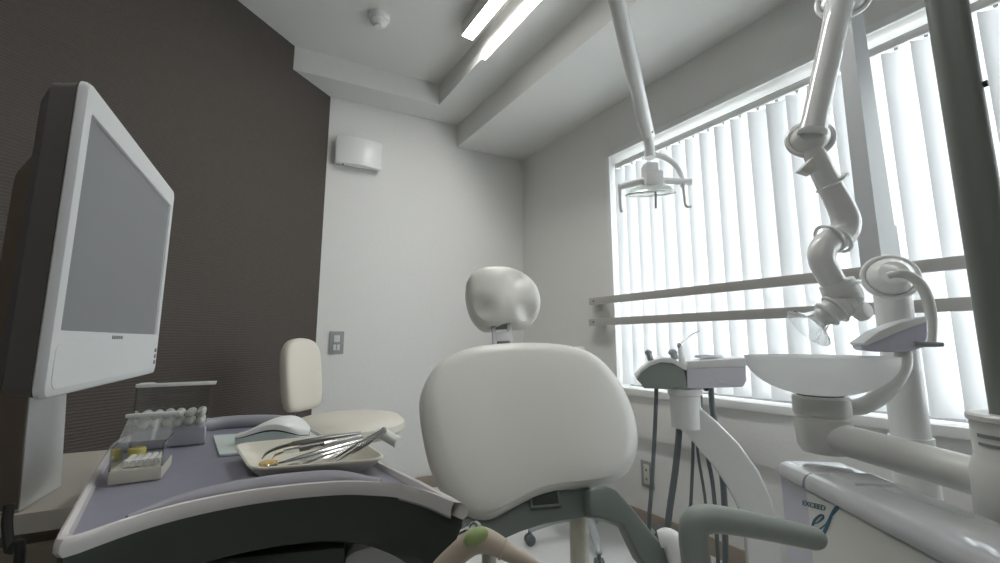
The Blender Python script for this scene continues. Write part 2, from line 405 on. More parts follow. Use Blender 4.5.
def wallplate(c, n, d, w, h, name, lab, cat, kind):
    n = V(n); an = math.atan2(d.y, d.x)
    s = thing(name, c - up * h / 2, lab, cat)
    obj('plate', box(c + n * .005, (w, .009, h), an, .0025), 'grey', s)
    if kind == 'switch':
        obj('rocker', box(c + n * .011 + up * h * .17, (w * .42, .007, h * .3), an, .002), 'offwhite', s)
        for q in (-1, 1): obj('rocker', box(c + n * .011 - up * h * .22 + d * q * w * .13, (w * .2, .007, h * .26), an, .002), 'offwhite', s)
    else:
        obj('socket_face', box(c + n * .011, (w * .42, .006, h * .74), an, .002), 'ivory', s)
        for q in (-1, 1): obj('slot', box(c + n * .0142 + up * q * h * .17, (w * .16, .002, h * .1), an, .0005), 'ink', s)
sw = onpl(336.5, 342.5, Bc, Fn)
wallplate(sw, Fn, Fd, .084, .138, 'light_switch', 'grey light switch plate on the white wall beside the brown one', 'switch', 'switch')
so = onpl(648, 474, A, Wn)
wallplate(so, Wn, Wd, .075, .13, 'power_outlet', 'grey power outlet low on the wall under the window', 'outlet', 'outlet')

# ================================================================== MONITOR
mu = V((-.449, .894, 0)); mw = V((mu.y, -mu.x, 0))            # along the screen (away), and out of its face
near = P(52, 340, .45); near.z = 0
MW, MZ0, MZ1 = .42, .888, 1.25
def mp_(u, z, w=0): return near + mu * u + mw * w + up * z
mon = thing('monitor', mp_(.19, .72, -.1), 'white flat monitor on a tall white stand, its blank grey screen turned towards the chair', 'monitor')
def rrect(u0, u1, z0, z1, r, w, n=6):
    pts = []
    for cu, cz, a0 in ((u1 - r, z1 - r, 0), (u0 + r, z1 - r, 90), (u0 + r, z0 + r, 180), (u1 - r, z0 + r, 270)):
        for i in range(n + 1):
            a = math.radians(a0 + 90 * i / n); pts.append(mp_(cu + r * math.cos(a), cz + r * math.sin(a), w))
    return pts
rr = .011
obj('front_bezel', loft([rrect(.004, MW - .004, MZ0 + .004, MZ1 - .004, rr, -.012), rrect(0, MW, MZ0, MZ1, rr, -.009), rrect(0, MW, MZ0, MZ1, rr, -.005), rrect(.002, MW - .002, MZ0 + .002, MZ1 - .002, rr, -.001),
     rrect(.005, MW - .005, MZ0 + .005, MZ1 - .005, rr, 0), rrect(.016, MW - .022, MZ0 + .072, MZ1 - .034, .003, 0), rrect(.0175, MW - .0235, MZ0 + .0735, MZ1 - .0355, .003, -.004)], True, True), 'bezel', mon)
obj('screen', loft([rrect(.017, MW - .023, MZ0 + .073, MZ1 - .035, .003, -.0042), rrect(.017, MW - .023, MZ0 + .073, MZ1 - .035, .003, -.003)]), 'screen', mon)
obj('side_shell', loft([rrect(.002, MW - .002, MZ0 + .002, MZ1 - .002, rr, -.0115), rrect(.006, MW - .006, MZ0 + .006, MZ1 - .006, rr, -.034), rrect(.02, MW - .02, MZ0 + .02, MZ1 - .02, rr, -.046)]), 'monitor_side_shade', mon)
obj('back_housing', loft([rrect(.03, MW - .03, MZ0 + .02, MZ1 - .06, .03, -.045), rrect(.05, MW - .05, MZ0 + .03, MZ1 - .09, .03, -.07), rrect(.1, MW - .1, MZ0 + .06, MZ1 - .14, .03, -.09)]), 'monitor_back_shade', mon)
# fascia groove line, logo, buttons
obj('fascia', loft([rrect(.01, MW - .01, MZ0 + .009, MZ0 + .06, .012, -.001), rrect(.0105, MW - .0105, MZ0 + .0095, MZ0 + .0595, .012, .0006)]), 'bezel', mon)
for k in range(3): obj('button', lathe([(0, .0022), (.0035, .002), (.004, 0), (0, 0)], mp_(MW - .022, MZ0 + .022 + .011 * k, .0004), mw, 14), 'ink', mon)
obj('logo', join(*[box(mp_(.175 + .009 * k, MZ0 + .0665, .0003), (.0065, .0012, .005), math.atan2(mu.y, mu.x), .0003) for k in range(5)]), 'grey', mon)
# stand: tall box behind and below
st0 = atz(19, 511, .702); st1 = atz(61, 486, .702)
su = (st1 - st0).normalized(); sw_ = V((su.y, -su.x, 0)); sl = (st1 - st0).length
obj('stand', loft([[p + up * z for p in (st0 - su * .1 * z, st1 - su * .16 * z, st1 - sw_ * .09 - su * .16 * z, st0 - sw_ * .09 - su * .1 * z)] for z in (0, .006, .30)]), 'bezel', mon)
obj('stand_end_shade', prism([st0 + up * .004 - su * .003, st0 - sw_ * .09 + up * .004 - su * .003, st0 - sw_ * .09 + up * .3 - su * .033, st0 + up * .3 - su * .033], -su * .004, .001), 'monitor_back_shade', mon)  # dark sheet painting the shade on the white stand's near end
obj('neck', box(st0 + su * sl * .6 - sw_ * .045 + up * .28, (.08, .06, .1), math.atan2(su.y, su.x), .01), 'monitor_side_shade', mon)
# side cabinet carrying it
cu, cw = mu, mw
cn = atz(18.5, 514, .70); cn.z = 0
cab = thing('side_cabinet', cn + cu * .2 + cw * .05, 'beige topped brown side cabinet under the monitor', 'cabinet')
cA = cn - cw * .16; L_, W_ = .42, .30
def cb(u, w, z): return cA + cu * u + cw * w + up * z
obj('worktop', prism([cb(0, 0, .67), cb(L_, 0, .67), cb(L_, W_, .67), cb(0, W_, .67)], up * .03, .004), 'cab_top', cab)
obj('carcass', prism([cb(.01, .01, .06), cb(L_ - .01, .01, .06), cb(L_ - .01, W_ - .01, .06), cb(.01, W_ - .01, .06)], up * .61, .003), 'cab_front', cab)
obj('plinth', prism([cb(.03, .03, 0), cb(L_ - .03, .03, 0), cb(L_ - .03, W_ - .03, 0), cb(.03, W_ - .03, 0)], up * .06), 'black', cab)
dr = obj('door', prism([cb(.008, .015, .08), cb(.008, W_ - .015, .08), cb(.008, W_ - .015, .655), cb(.008, .015, .655)], -cu * .015, .003), 'cab_front', cab)
obj('handle', box(cb(-.012, W_ * .5, .6), (.012, .1, .014), math.atan2(cu.y, cu.x), .003), 'steel', dr)
cb0 = P(9, 512, .53)
tag(obj('power_cable', tube([P(9, 505, .545) , P(7, 525, .54), P(10, 550, .535), P(18, 575, .53), V((P(18, 575, .53).x, .53, .3)), V((P(18, 575, .53).x - .05, .5, .005))], .005, 10, 6), 'black'),
    'black power cable hanging down beside the monitor cabinet', 'cable')

# ================================================================== INSTRUMENT TABLE
TZ = .785
front = [(50, 546), (75, 536), (100, 527), (150, 511), (200, 499), (250, 490), (300, 484), (350, 480.5), (400, 483), (440, 493), (456, 500)]
plan = [atz(x, y, TZ) for x, y in front]
right = [(474, 507), (452, 495.5), (418, 478.5), (387, 463.5), (345, 443), (318, 429.5), (304, 423.5)]
plan += [atz(x, y, TZ) for x, y in right]
back = [(285, 420), (240, 419), (200, 422), (160, 428)]
plan += [atz(x, y, TZ) for x, y in back]
left = [(128, 434), (112, 442), (98, 462), (80, 492), (64, 520), (52, 540)]
plan += [atz(x, y, TZ) for x, y in left]
o2 = [V((p.x, p.y)) for p in plan]
dense = []
for i in range(len(o2)):
    a, b = o2[i], o2[(i + 1) % len(o2)]; n_ = max(1, int((b - a).length / .012))
    for k in range(n_): dense.append(a + (b - a) * k / n_)
for _ in range(2): dense = [(dense[i - 1] + dense[i] * 2 + dense[(i + 1) % len(dense)]) / 4 for i in range(len(dense))]
area = sum(dense[i - 1].x * dense[i].y - dense[i].x * dense[i - 1].y for i in range(len(dense)))
if area < 0: dense = dense[::-1]
cen = sum(dense, V((0, 0))) / len(dense)
def ring(k, z): return [V((cen.x + (p.x - cen.x) * k, cen.y + (p.y - cen.y) * k, z)) for p in dense]
tab = thing('instrument_table', V((cen.x, cen.y, 0)), 'dental instrument table with a lavender top, white rim and dark underside', 'table')
obj('rim', loft([ring(.985, TZ - .016), ring(1, TZ - .011), ring(1, TZ - .005), ring(.992, TZ - .001), ring(.98, TZ), ring(.955, TZ - .001), ring(.945, TZ - .008), ring(.945, TZ - .016)], closed=True), 'rim', tab)
obj('tray_surface', loft([ring(.9455, TZ - .018), ring(.9455, TZ - .008)]), 'lavender', tab)
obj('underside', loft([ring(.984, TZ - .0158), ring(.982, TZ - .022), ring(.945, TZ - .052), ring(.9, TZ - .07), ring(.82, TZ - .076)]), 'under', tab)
TS = TZ - .008
# raised lip at the back
lp = [atz(x, y, TZ) for x, y in ((204, 427), (225, 424), (250, 422.5), (275, 422.5), (292, 425))]
obj('back_lip', join(tube([p + up * .002 for p in lp], [.013] * 5, 14, 6)), 'lip', tab)
flp = [atz(x, y, TZ) for x, y in front[2:-2]]; flp = [V((cen.x + (p.x - cen.x) * .89, cen.y + (p.y - cen.y) * .88, TZ - .004)) for p in flp]
obj('front_lip', tube(flp, [.003, .007, .010, .0115, .0125, .0115, .004], 14, 6), 'lip', tab)
obj('lip_knob', lathe([(0, .014), (.014, .013), (.016, .01), (.016, 0), (0, 0)], atz(199, 432, TS), up, 20), 'lavender_pale', tab)
dq = [atz(x, y, .705) for x, y in ((150, 562), (230, 556), (345, 546))]; dv = V((-.06, .2, 0))
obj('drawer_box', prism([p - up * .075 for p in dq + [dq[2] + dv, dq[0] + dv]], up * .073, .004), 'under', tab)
# hub, arm and post that carry the table
hub = V((-.16, .66, 0))
obj('hub', lathe([(0, .709), (.055, .709), (.065, .7), (.068, .66), (.06, .64), (0, .64)], (hub.x, hub.y, 0), up, 32), 'offwhite', tab)
obj('swing_arm', tube([(hub.x, hub.y, .655), (hub.x + .06, hub.y - .1, .645), (hub.x + .1, hub.y - .13, .63), (hub.x + .02, hub.y + .15, .6)][0:2] + [(hub.x + .02, hub.y + .3, .62)][:0], .035, 18), 'offwhite', tab)
cvr = [P(345, 556, .56), P(368, 545, .56), P(393, 539, .56), P(424, 543, .56), P(446, 558, .56), P(440, 585, .56), P(352, 585, .56)]
obj('arm_cover', prism(crom(cvr, 5, True), V((0, .12, .0)), .008, 3), 'white', tab)
obj('arm_post', tube([(hub.x - .01, .64, .66), (hub.x - .01, .64, .0)], .03, 24), 'offwhite', tab)
obj('base_foot', lathe([(0, .03), (.11, .03), (.13, .02), (.135, 0), (0, 0)], (hub.x - .01, .64, 0), up, 40), 'grey', tab)
# steel hook bracket at the right corner
brk = [P(432, 551, .56), P(446, 540, .53), P(462, 533, .5), P(470, 529, .49)]
obj('hook_bracket', join(tube(brk, .006, 10, 4, flat=.6), tube([P(470, 529, .49), P(474, 524, .487), P(478, 525, .484), P(479, 533, .482)], .003, 8, 4)), 'steel', tab)
obj('holder_block', prism([P(430, 552, .57), P(444, 538, .57), P(463, 531, .57), P(468, 545, .57), P(452, 562, .57), P(440, 572, .57)], V((0, .03, 0)), .004), 'under', tab)

# --- gun shaped handpiece with the green button, hanging on the hook
hp = thing('handpiece', P(478, 570, 0.4371), 'beige angled handpiece with a green button, hung at the table corner', 'handpiece')
obj('grip', tube([P(428, 590, 0.4371), P(440, 571, 0.4325), P(455, 556, 0.4278), P(470, 544, 0.4232), P(481, 540, 0.4204), P(494, 544, 0.4185), P(506, 551, 0.4166)],
                 [.0095, .0097, .01, .0106, .011, .0095, .0082], 20, 6), 'beige', hp)
obj('nozzle', tube([P(505, 550.5, 0.4166), P(520, 558, 0.4139), P(535, 566, 0.4111), P(550, 574, 0.4092)], [.008, .0066, .0052, .004], 18, 4), 'beige', hp)
R_ = axes((P(488, 533, 0.4185) - P(468, 543, 0.4185)), (0, -1, .5))
obj('button', ball(P(476, 536.5, 0.4139), 0.0098, (.75, .75, 1.25), 20, R_), 'green', hp)
obj('collar', torus(P(503, 549, 0.4171), P(520, 558, 0.4139) - P(494, 544, 0.4185), .0087, .001), 'beige', hp)

# --- mouse pad and mouse
pd = [atz(219, 457, TS + .0005), atz(213, 437.5, TS + .0005), atz(306, 431, TS + .0005), atz(333, 448, TS + .0005)]
tag(obj('mouse_pad', prism(pd, up * .004, .0012), 'pad'), 'pale mint pad under the computer mouse', 'pad')
mc = atz(273, 442, TS + .004); md = (atz(310, 440, TS) - atz(238, 440, TS)).normalized(); mn = V((-md.y, md.x, 0))
mouse = thing('computer_mouse', mc, 'white computer mouse with mint grey sides on the pale pad', 'mouse')
def mloops(z0f, z1f, ins):
    Ls = []
    for (fr_) in (0, 1): pass
    return Ls
ML, MWd = .118, .033
def hump(u):                                                     # height profile nose(0) -> tail(1)
    return .012 + .027 * math.sin(math.pi * min(1, (u * .86 + .08)) ** 1.5) ** 1.2
def mouse_shell(zb, z0, z1, ws=1.0):
    """solid between two fractions of the hump"""
    bm = bmesh.new(); N = 22; K = 10; rows = []
    for i in range(N + 1):
        u = i / N; x = (u - .5) * ML; w = MWd * ws * (max(0, 1 - abs(2 * u - 1) ** 3.2)) ** .5 + .0015; hgt = hump(u)
        row = []
        for k in range(K + 1):
            a = math.pi * k / K
            y = math.cos(a) * w; f = math.sin(a) ** .55
            z = hgt * (z0 + (z1 - z0) * f)
            row.append(bm.verts.new(mc + md * x + mn * y + up * (z + .0005)))
        row += [bm.verts.new(mc + md * x - mn * w * .96 + up * (hgt * zb + .0003)), bm.verts.new(mc + md * x + mn * w * .96 + up * (hgt * zb + .0003))]
        rows.append(row)
    n = len(rows[0])
    for a, b in zip(rows, rows[1:]):
        for k in range(n): bm.faces.new((a[k], a[(k + 1) % n], b[(k + 1) % n], b[k]))
    bm.faces.new(rows[0][::-1]); bm.faces.new(rows[-1]); return bm
obj('side_body', mouse_shell(0, .6, .64, 1.0), 'mint', mouse)
obj('top_shell', mouse_shell(.58, .68, 1.06, .985), 'white', mouse)
obj('seam_band', mouse_shell(.56, .66, .67, 1.012), 'black', mouse)

# --- instrument tray and instruments
tc_ = [atz(233, 445, .797), atz(350, 434, .797), atz(389, 460, .797), atz(250, 471, .797)]
tcen = sum(tc_, V((0, 0, 0))) / 4
def trect(k, z, r=.16, n=6):
    pts = []
    q = [tcen + (p - tcen) * k for p in tc_]
    for i in range(4):
        a, b, c = q[i - 1], q[i], q[(i + 1) % 4]
        for j in range(n + 1):
            t = j / n; p0 = b + (a - b) * r; p1 = b + (c - b) * r
            p = p0 * (1 - t) ** 2 + b * 2 * t * (1 - t) + p1 * t * t; pts.append(V((p.x, p.y, z)))
    return pts
tag(obj('instrument_tray', loft([trect(.72, TS + .001), trect(.77, TS + .003), trect(.88, TZ + .0015), trect(.97, .795), trect(1.0, .797), trect(1.0, .799), trect(.97, .7995), trect(.945, .797), trect(.87, TZ + .0035), trect(.76, TS + .006), trect(.72, TS + .004)]), 'ivory'),
    'shallow ivory tray holding the steel instruments', 'tray')
def instr(name, pts, r, lab, cat, mt='steel', extra=None):
    t = thing(name, pts[0], lab, cat, None)
    obj('handle', tube(pts, r, 10, 5), mt, t)
    return t
zt0, zt1 = .790, .820
def tp(x, y, z): return atz(x, y, z - .004)
i1 = instr('dental_probe', [tp(292, 444, .806), tp(325, 439, .812), tp(361, 433.5, .818)], [.0032, .0042, .003], 'steel dental probe with a dark hooked tip, at the rear of the tray', 'dental probe', 'dark_steel')
obj('hooked_tip', tube([tp(293, 444, .806), tp(278, 448, .804), tp(267, 453, .8), tp(262, 459, .792)], [.0026, .0024, .0018, .0008], 8, 5), 'dark_steel', i1)
i2 = instr('excavator', [tp(284, 452, .800), tp(320, 445, .808), tp(363, 436, .816)], [.0028, .0046, .0032], 'steel excavator with a ribbed grip, lying second from the rear in the tray', 'dental instrument')
obj('grip', tube([tp(300, 448.6, .8045), tp(325, 443.7, .8095)], .0043, 12), 'dark_steel', i2)
obj('working_tip', tube([tp(285, 452, .8), tp(276, 455, .797), tp(272, 459, .792)], [.0022, .0016, .0008], 8, 4), 'steel', i2)
i3 = instr('dental_scaler', [tp(285, 462, .792), tp(325, 451, .803), tp(371, 438, .816)], [.002, .0046, .0034], 'thin steel scaler between the excavator and the tweezers', 'dental instrument')
obj('working_tip', tube([tp(286, 461.5, .7925), tp(279, 463, .791), tp(274, 460, .796)], [.0016, .0013, .0006], 8, 4), 'steel', i3)
tw = thing('dental_tweezers', tp(322, 467, .79), 'bright steel tweezers resting across the tray with their end above its rim', 'tweezers')
e = tp(384, 429.5, .832)
obj('prong', tube([tp(318, 467, .790), tp(335, 458.5, .803), tp(356, 446.5, .816), e], [.0014, .0042, .0068, .006], 10, 5, flat=.45, ref=(0, 0, 1)), 'steel', tw)
obj('prong', tube([tp(326, 468, .790), tp(345, 457, .803), tp(363, 446.5, .815), e + V((.002, -.002, -.002))], [.0014, .0042, .0068, .006], 10, 5, flat=.45, ref=(0, 0, 1)), 'steel', tw)
obj('hinge_end', ball(e, .0045, (1, 1, .8)), 'steel', tw)
i5 = instr('dental_mirror', [tp(300, 466, .79), tp(330, 457, .799), tp(360, 446, .808)], [.002, .0036, .0038], 'slender steel mirror handle lying beside the tweezers', 'dental mirror')
obj('mirror_head', lathe([(0, .002), (.009, .002), (.01, .001), (.01, -.001), (0, -.001)], tp(294, 468, .791), (.1, -.2, 1), 20), 'steel', i5)
i6 = instr('carver', [tp(278, 465, .789), tp(322, 455.5, .800), tp(367, 442, .813)], [.0018, .0038, .003], 'steel carver lying between the scaler and the mirror handle', 'dental instrument')
obj('working_tip', tube([tp(279, 464.8, .789), tp(270, 466.5, .788), tp(266, 463.5, .792)], [.0018, .0013, .0007], 8, 4), 'steel', i6)
tag(obj('cotton_pellet', ball(tp(270, 463.5, .789), .0095, (1.5, .8, .5), 16, Matrix.Rotation(.2, 3, 'Z')), 'amber'), 'amber stained cotton roll at the front corner of the tray', 'cotton roll')

# --- tall clear box of cotton balls
bc = atz(168, 448.5, TS); bx = (atz(198, 446.5, TS) - atz(140, 452.5, TS)).normalized(); by = V((-bx.y, bx.x, 0)); rzb = math.atan2(bx.y, bx.x)
bxw, bxd, bxh = .098, .062, .098
bcen = bc + by * bxd / 2 + up * .0005
cbx = thing('cotton_ball_box', bcen, 'tall clear acrylic box of cotton balls with its lid closed', 'box')
obj('drawer', box(bcen + up * .0145, (bxw * .96, bxd * .94, .028), rzb, .003), 'lavender_pale', cbx)
wl = []
for q in (-1, 1):
    wl.append(box(bcen + by * q * (bxd / 2 - .001) + up * bxh / 2, (bxw, .002, bxh), rzb, 0)); wl.append(box(bcen + bx * q * (bxw / 2 - .001) + up * bxh / 2, (.002, bxd - .004, bxh), rzb, 0))
obj('clear_walls', join(*wl), 'acrylic', cbx, smooth=False)
ld = obj('lid', box(bcen + up * (bxh + .003) + bx * .004, (bxw * 1.08, bxd * 1.08, .005), rzb, .002), 'acrylic', cbx)
obj('lid_edge', box(bcen + up * (bxh + .003) - by * (bxd * .54) + bx * .004, (bxw * 1.09, .005, .006), rzb, .002), 'white', ld)
cots = []
rng = random.Random(3)
for layer in range(2):
    for ix in range(6):
        for iy in range(3):
            if layer == 1 and rng.random() < .3: continue
            r = rng.uniform(.0068, .0075)
            p = bcen + bx * ((ix - 2.5) * .0152 + rng.uniform(-.0004, .0004)) + by * ((iy - 1) * .0178 + rng.uniform(-.0006, .0006)) + up * (.036 + layer * .0135 + rng.uniform(0, .0012))
            bm = ball(p, r, (1, 1, rng.uniform(.85, .95)), 14)
            for v in bm.verts: v.co += (v.co - p).normalized() * .0008 * noise.noise(v.co * 180)
            tag(obj('cotton_ball', bm, 'cotton'), 'white cotton ball in the tall clear box', 'cotton ball', 'cotton balls in the tall clear box')

# --- small clear box of paper points
sc0 = atz(106, 487, TS); sc1 = atz(161, 480, TS); sx = (sc1 - sc0).normalized(); sy = V((-sx.y, sx.x, 0)); rzs = math.atan2(sx.y, sx.x)
swd = (sc1 - sc0).length; sdp = .07
scn = (sc0 + sc1) / 2 + sy * sdp / 2 + up * .0005
sbx = thing('cotton_roll_box', scn, 'small clear box of white cotton rolls with its slanted lid raised', 'box')
obj('tray_base', box(scn + up * .008, (swd, sdp, .016), rzs, .003), 'ivory', sbx)
obj('clear_body', join(box(scn + sx * (swd / 2 - .001) + up * .03, (.002, sdp, .028), rzs, 0), box(scn - sx * (swd / 2 - .001) + up * .03, (.002, sdp, .028), rzs, 0),
    box(scn - sy * (sdp / 2 - .001) + up * .021, (swd - .004, .002, .01), rzs, 0), box(scn + sy * (sdp / 2 - .001) + up * .041, (swd - .004, .002, .05), rzs, 0)), 'acrylic', sbx, smooth=False)
la = scn - sy * (sdp * .1) + up * .045; lb = scn + sy * (sdp * .5) + up * .07
ldd = (lb - la).normalized()
lid = obj('raised_lid', prism([la - sx * swd * .5, la + sx * swd * .5, lb + sx * swd * .5, lb - sx * swd * .5], ldd.cross(sx) * .002), 'acrylic', sbx, smooth=False)
obj('lid_edge', box(lb + up * .001, (swd * 1.16, .007, .005), rzs, .002), 'white', lid)
for k in range(5):
    p = scn + sx * (-swd * .24 + k * swd * .145) - sy * .006 + up * .0205
    tag(obj('cotton_roll', tube([p - sy * .02, p + sy * .02], .0042, 12), 'cotton'), 'white cotton roll in the small clear box', 'cotton roll', 'cotton rolls in the small clear box')
tag(obj('medicine_cap', lathe([(0, .014), (.0085, .014), (.0095, .012), (.0095, 0), (0, 0)], scn - sx * swd * .22 + sy * .025 + up * .0162, up, 24), 'yellow'), 'yellow cap at the back of the small clear box', 'cap')

# ================================================================== OPERATOR STOOL
SX = P(350, 420, 1.85)
def stool_base(parent, c, zt, leg_mat, ht, ang0, rad=.26, column_r=.025):
    obj('column', tube([(c.x, c.y, .11), (c.x, c.y, zt)], column_r, 20), 'steel', parent)
    obj('hub', lathe([(0, .13), (.04, .13), (.05, .12), (.05, .075), (0, .075)], (c.x, c.y, 0), up, 28), leg_mat, parent)
    for k in range(5):
        a = ang0 + 2 * math.pi * k / 5; d = V((math.cos(a), math.sin(a), 0))
        lg = obj('leg', tube([c + d * .03 + up * .105, c + d * rad * .55 + up * .1, c + d * (rad - .02) + up * .075, c + d * rad + up * .062], [.022, .02, .016, .013], 14, 4), leg_mat, parent)
        w = c + d * rad + up * .025; pr = V((-d.y, d.x, 0))
        obj('caster', join(lathe([(0, -.02), (.02, -.02), (.024, -.016), (.024, -.005), (.014, -.003), (.014, .003), (.024, .005), (.024, .016), (.02, .02), (0, .02)], w, pr, 22), tube([w + up * .018, w + up * .05], .008, 10)), 'hose', lg)
stl = V((SX.x, SX.y, 0))
zs = atz(350, 410, .58).z
stool = thing('operator_stool', stl, 'cream operator stool with a tall backrest, standing by the brown wall', 'stool')
obj('seat', lathe([(0, .545), (.15, .545), (.205, .556), (.228, .58), (.226, .605), (.205, .625), (.14, .636), (.06, .634), (0, .632)], stl, up, 48), 'stool_cream', stool)
obj('seat_pan', lathe([(0, .52), (.08, .52), (.14, .54), (.14, .546), (0, .546)], stl, up, 32), 'grey', stool)
# backrest faces along +d
bd = V((.965, -.26, 0)).normalized(); bc_ = P(306, 375, 1.98)
br = V((-bd.y, bd.x, 0)); bu = (up - bd * .12).normalized()
def bk(u, v): return bc_ + br * u + bu * v
ol = [bk(-.115, .06), bk(-.105, .12), bk(-.07, .158), bk(0, .17), bk(.07, .158), bk(.105, .12), bk(.115, .06), bk(.115, -.05), bk(.108, -.12), bk(.085, -.155), bk(0, -.16), bk(-.085, -.155), bk(-.108, -.12), bk(-.115, -.05)]
obj('backrest', pillow(ol, bd, .045, .012, 4), 'stool_cream', stool)
sb = bk(0, -.1) - bd * .048
obj('back_bracket', tube([sb + bu * .04, sb - bd * .02 - bu * .06, V((sb.x, sb.y, .56)) - bd * .01, stl - bd * .1 + up * .535], [.014, .014, .014, .012], 12, 6, flat=.6), 'hose', stool)
obj('height_lever', tube([stl + V((.02, -.05, .532)), P(378, 431, 1.72), P(399, 443, 1.66)], [.006, .022, .022], 16), 'offwhite', stool)
stool_base(stool, stl, .53, 'blue_grey', .1, .3)

# ================================================================== DENTAL CHAIR
bn = V((.2, -.86, .42)).normalized()
b0 = P(530, 425, 1.08)
outl = [(531.5 + (x - 530) * 1.02, 427 + (y - 428) * 1.035) for x, y in [(421, 412), (424, 386), (438, 364), (466, 349), (508, 343.5), (556, 344.5), (590, 353), (614, 374), (631, 404), (638.5, 436), (634, 463), (618, 479), (588, 486), (560, 488.5), (536, 495), (512, 507), (491, 517), (470, 514), (449, 497), (431, 462)]]
ch_base = V((.16, .82, 0))
chair = thing('dental_chair', ch_base, 'cream dental chair with sage grey frame, its wide backrest and headrest raised', 'dental chair')
obj('backrest', pillow([onpl(x, y, b0, bn) for x, y in outl], bn, .085, .02, 5, power=.35), 'cream', chair)
bup = (up - bn * up.dot(bn)).normalized(); bri = bup.cross(bn)
# headrest
hn = V((.16, -.9, .34)).normalized(); h0 = P(505, 296, 1.32)
ho = [(466.5, 287), (469, 275), (479, 267), (492, 264.5), (510, 265.5), (525, 271), (537, 283), (542, 298), (540, 312), (532, 321), (521, 323.5), (508, 322.5), (497, 325), (485, 325), (474, 315), (468, 300)]
hdents = [(onpl(512, 292, h0, hn), .04, .014), (onpl(484, 309, h0, hn), .03, .03), (onpl(527, 314, h0, hn), .03, .034), (onpl(517, 279, h0, hn), .03, .022)]
hr_ = obj('headrest', pillow([onpl(x, y, h0, hn) for x, y in ho], hn, .07, .028, 5, hdents), 'cream', chair)
hup = (up - hn * up.dot(hn)).normalized(); hri = hup.cross(hn)
obj('headrest_lever', box(P(579, 350, 1.3), (.03, .03, .02), bv=.006), 'white', chair)
# stem between backrest and headrest
sA = onpl(504, 352, b0 - bn * .05, bn); sB = onpl(500, 318, h0 - hn * .045, hn)
Rst = axes((sB - sA), (1, 0, 0))
stem_m = (sA + sB) / 2; sln = (sB - sA).length + .05
hs = obj('headrest_stem', join(box(stem_m - V((.024, 0, 0)), (.012, .02, sln), rot=Rst, bv=.003), box(stem_m + V((.024, 0, 0)), (.012, .02, sln), rot=Rst, bv=.003),
     box(stem_m - (sB - sA).normalized() * .024, (.05, .02, .045), rot=Rst, bv=.003), box(stem_m + (sB - sA).normalized() * .045, (.05, .02, .02), rot=Rst, bv=.003)), 'grey', chair)
# backrest shell behind the cushion
obj('back_shell', pillow([onpl(x, y, b0 - bn * .077, bn) for x, y in [(530 + (x - 530) * .93, 425 + (y - 425) * .93) for x, y in outl]], bn, .03, .0, 5), 'sage', chair)
# frame band under the cushion
f0 = b0 - bn * .085
band = [(428, 520), (452, 516), (488, 514), (515, 500), (540, 488), (562, 480), (588, 478), (591, 500), (590, 516), (570, 519), (545, 523.5), (522, 531), (500, 540.5), (478, 546), (455, 556), (432, 566), (420, 545)]
fb = obj('back_frame', prism([onpl(x, y, b0 - bn * .03, bn) for x, y in band], -bn * .07, .007, 3), 'sage', chair)
rc = onpl(544, 497, b0 - bn * .026, bn)
Rb_ = axes(bn, bri)
fw = [(-1, 0, .004, .036), (1, 0, .004, .036)]
obj('release_handle', join(box(rc - bri * .034, (.006, .036, .012), rot=Rb_, bv=.002), box(rc + bri * .034, (.006, .036, .012), rot=Rb_, bv=.002), box(rc - bup * .019, (.074, .006, .012), rot=Rb_, bv=.002), box(rc + bup * .019, (.074, .006, .012), rot=Rb_, bv=.002)), 'sage', fb)
obj('handle_recess', box(rc + bn * .0005, (.064, .034, .010), rot=Rb_, bv=.001), 'under', fb)
obj('frame_trim', tube([onpl(588, 484, b0 - bn * .028, bn), onpl(591.5, 500, b0 - bn * .028, bn), onpl(590.5, 516, b0 - bn * .028, bn)], .0025, 8, 4), 'sage_light', fb)
# side arms of the frame, left one half hidden
an_ = V((.12, -.9, .4)).normalized(); a0 = P(625, 520, 1.0)
arm_r = [(589, 489), (607, 485), (617, 490), (629, 503), (645, 523), (660, 541), (672, 553), (676, 572), (652, 572), (640, 559), (632, 543), (624, 526), (604, 519), (590, 517)]
obj('frame_arm', prism([onpl(x, y, a0, an_) for x, y in arm_r], -an_ * .045, .008, 3), 'sage', chair)
obj('arm_pivot', join(tube([P(659, 539, .97), P(668, 539, .965), P(677, 549, .96), P(682, 568, .96), P(684, 590, .96)], [.016, .022, .026, .026, .026], 20, 5)), 'white', chair)
arm_l = [(432, 520), (418, 545), (398, 575), (425, 580), (448, 555), (460, 530)]
obj('frame_arm', prism([onpl(x, y, b0 - bn * .1, bn) for x, y in arm_l], -bn * .04, .008, 3), 'sage', chair)
# patient armrest tube
at = [P(698, 625, .63), P(697, 590, .63), P(696, 563, .63), P(693.5, 540, .63), P(695, 524, .629), P(706, 519, .627), P(724, 520, .622), P(757, 526, .61), P(790, 533, .598), P(812, 538, .59)]
obj('armrest', tube(at, [.0195, .0195, .0195, .0195, .0195, .0188, .0175, .016, .0148, .014], 22, 7), 'sage_light', chair)
obj('armrest_tip', ball(P(812, 538, .59), .0141, (1.25, 1, 1), 18), 'sage_light', chair)
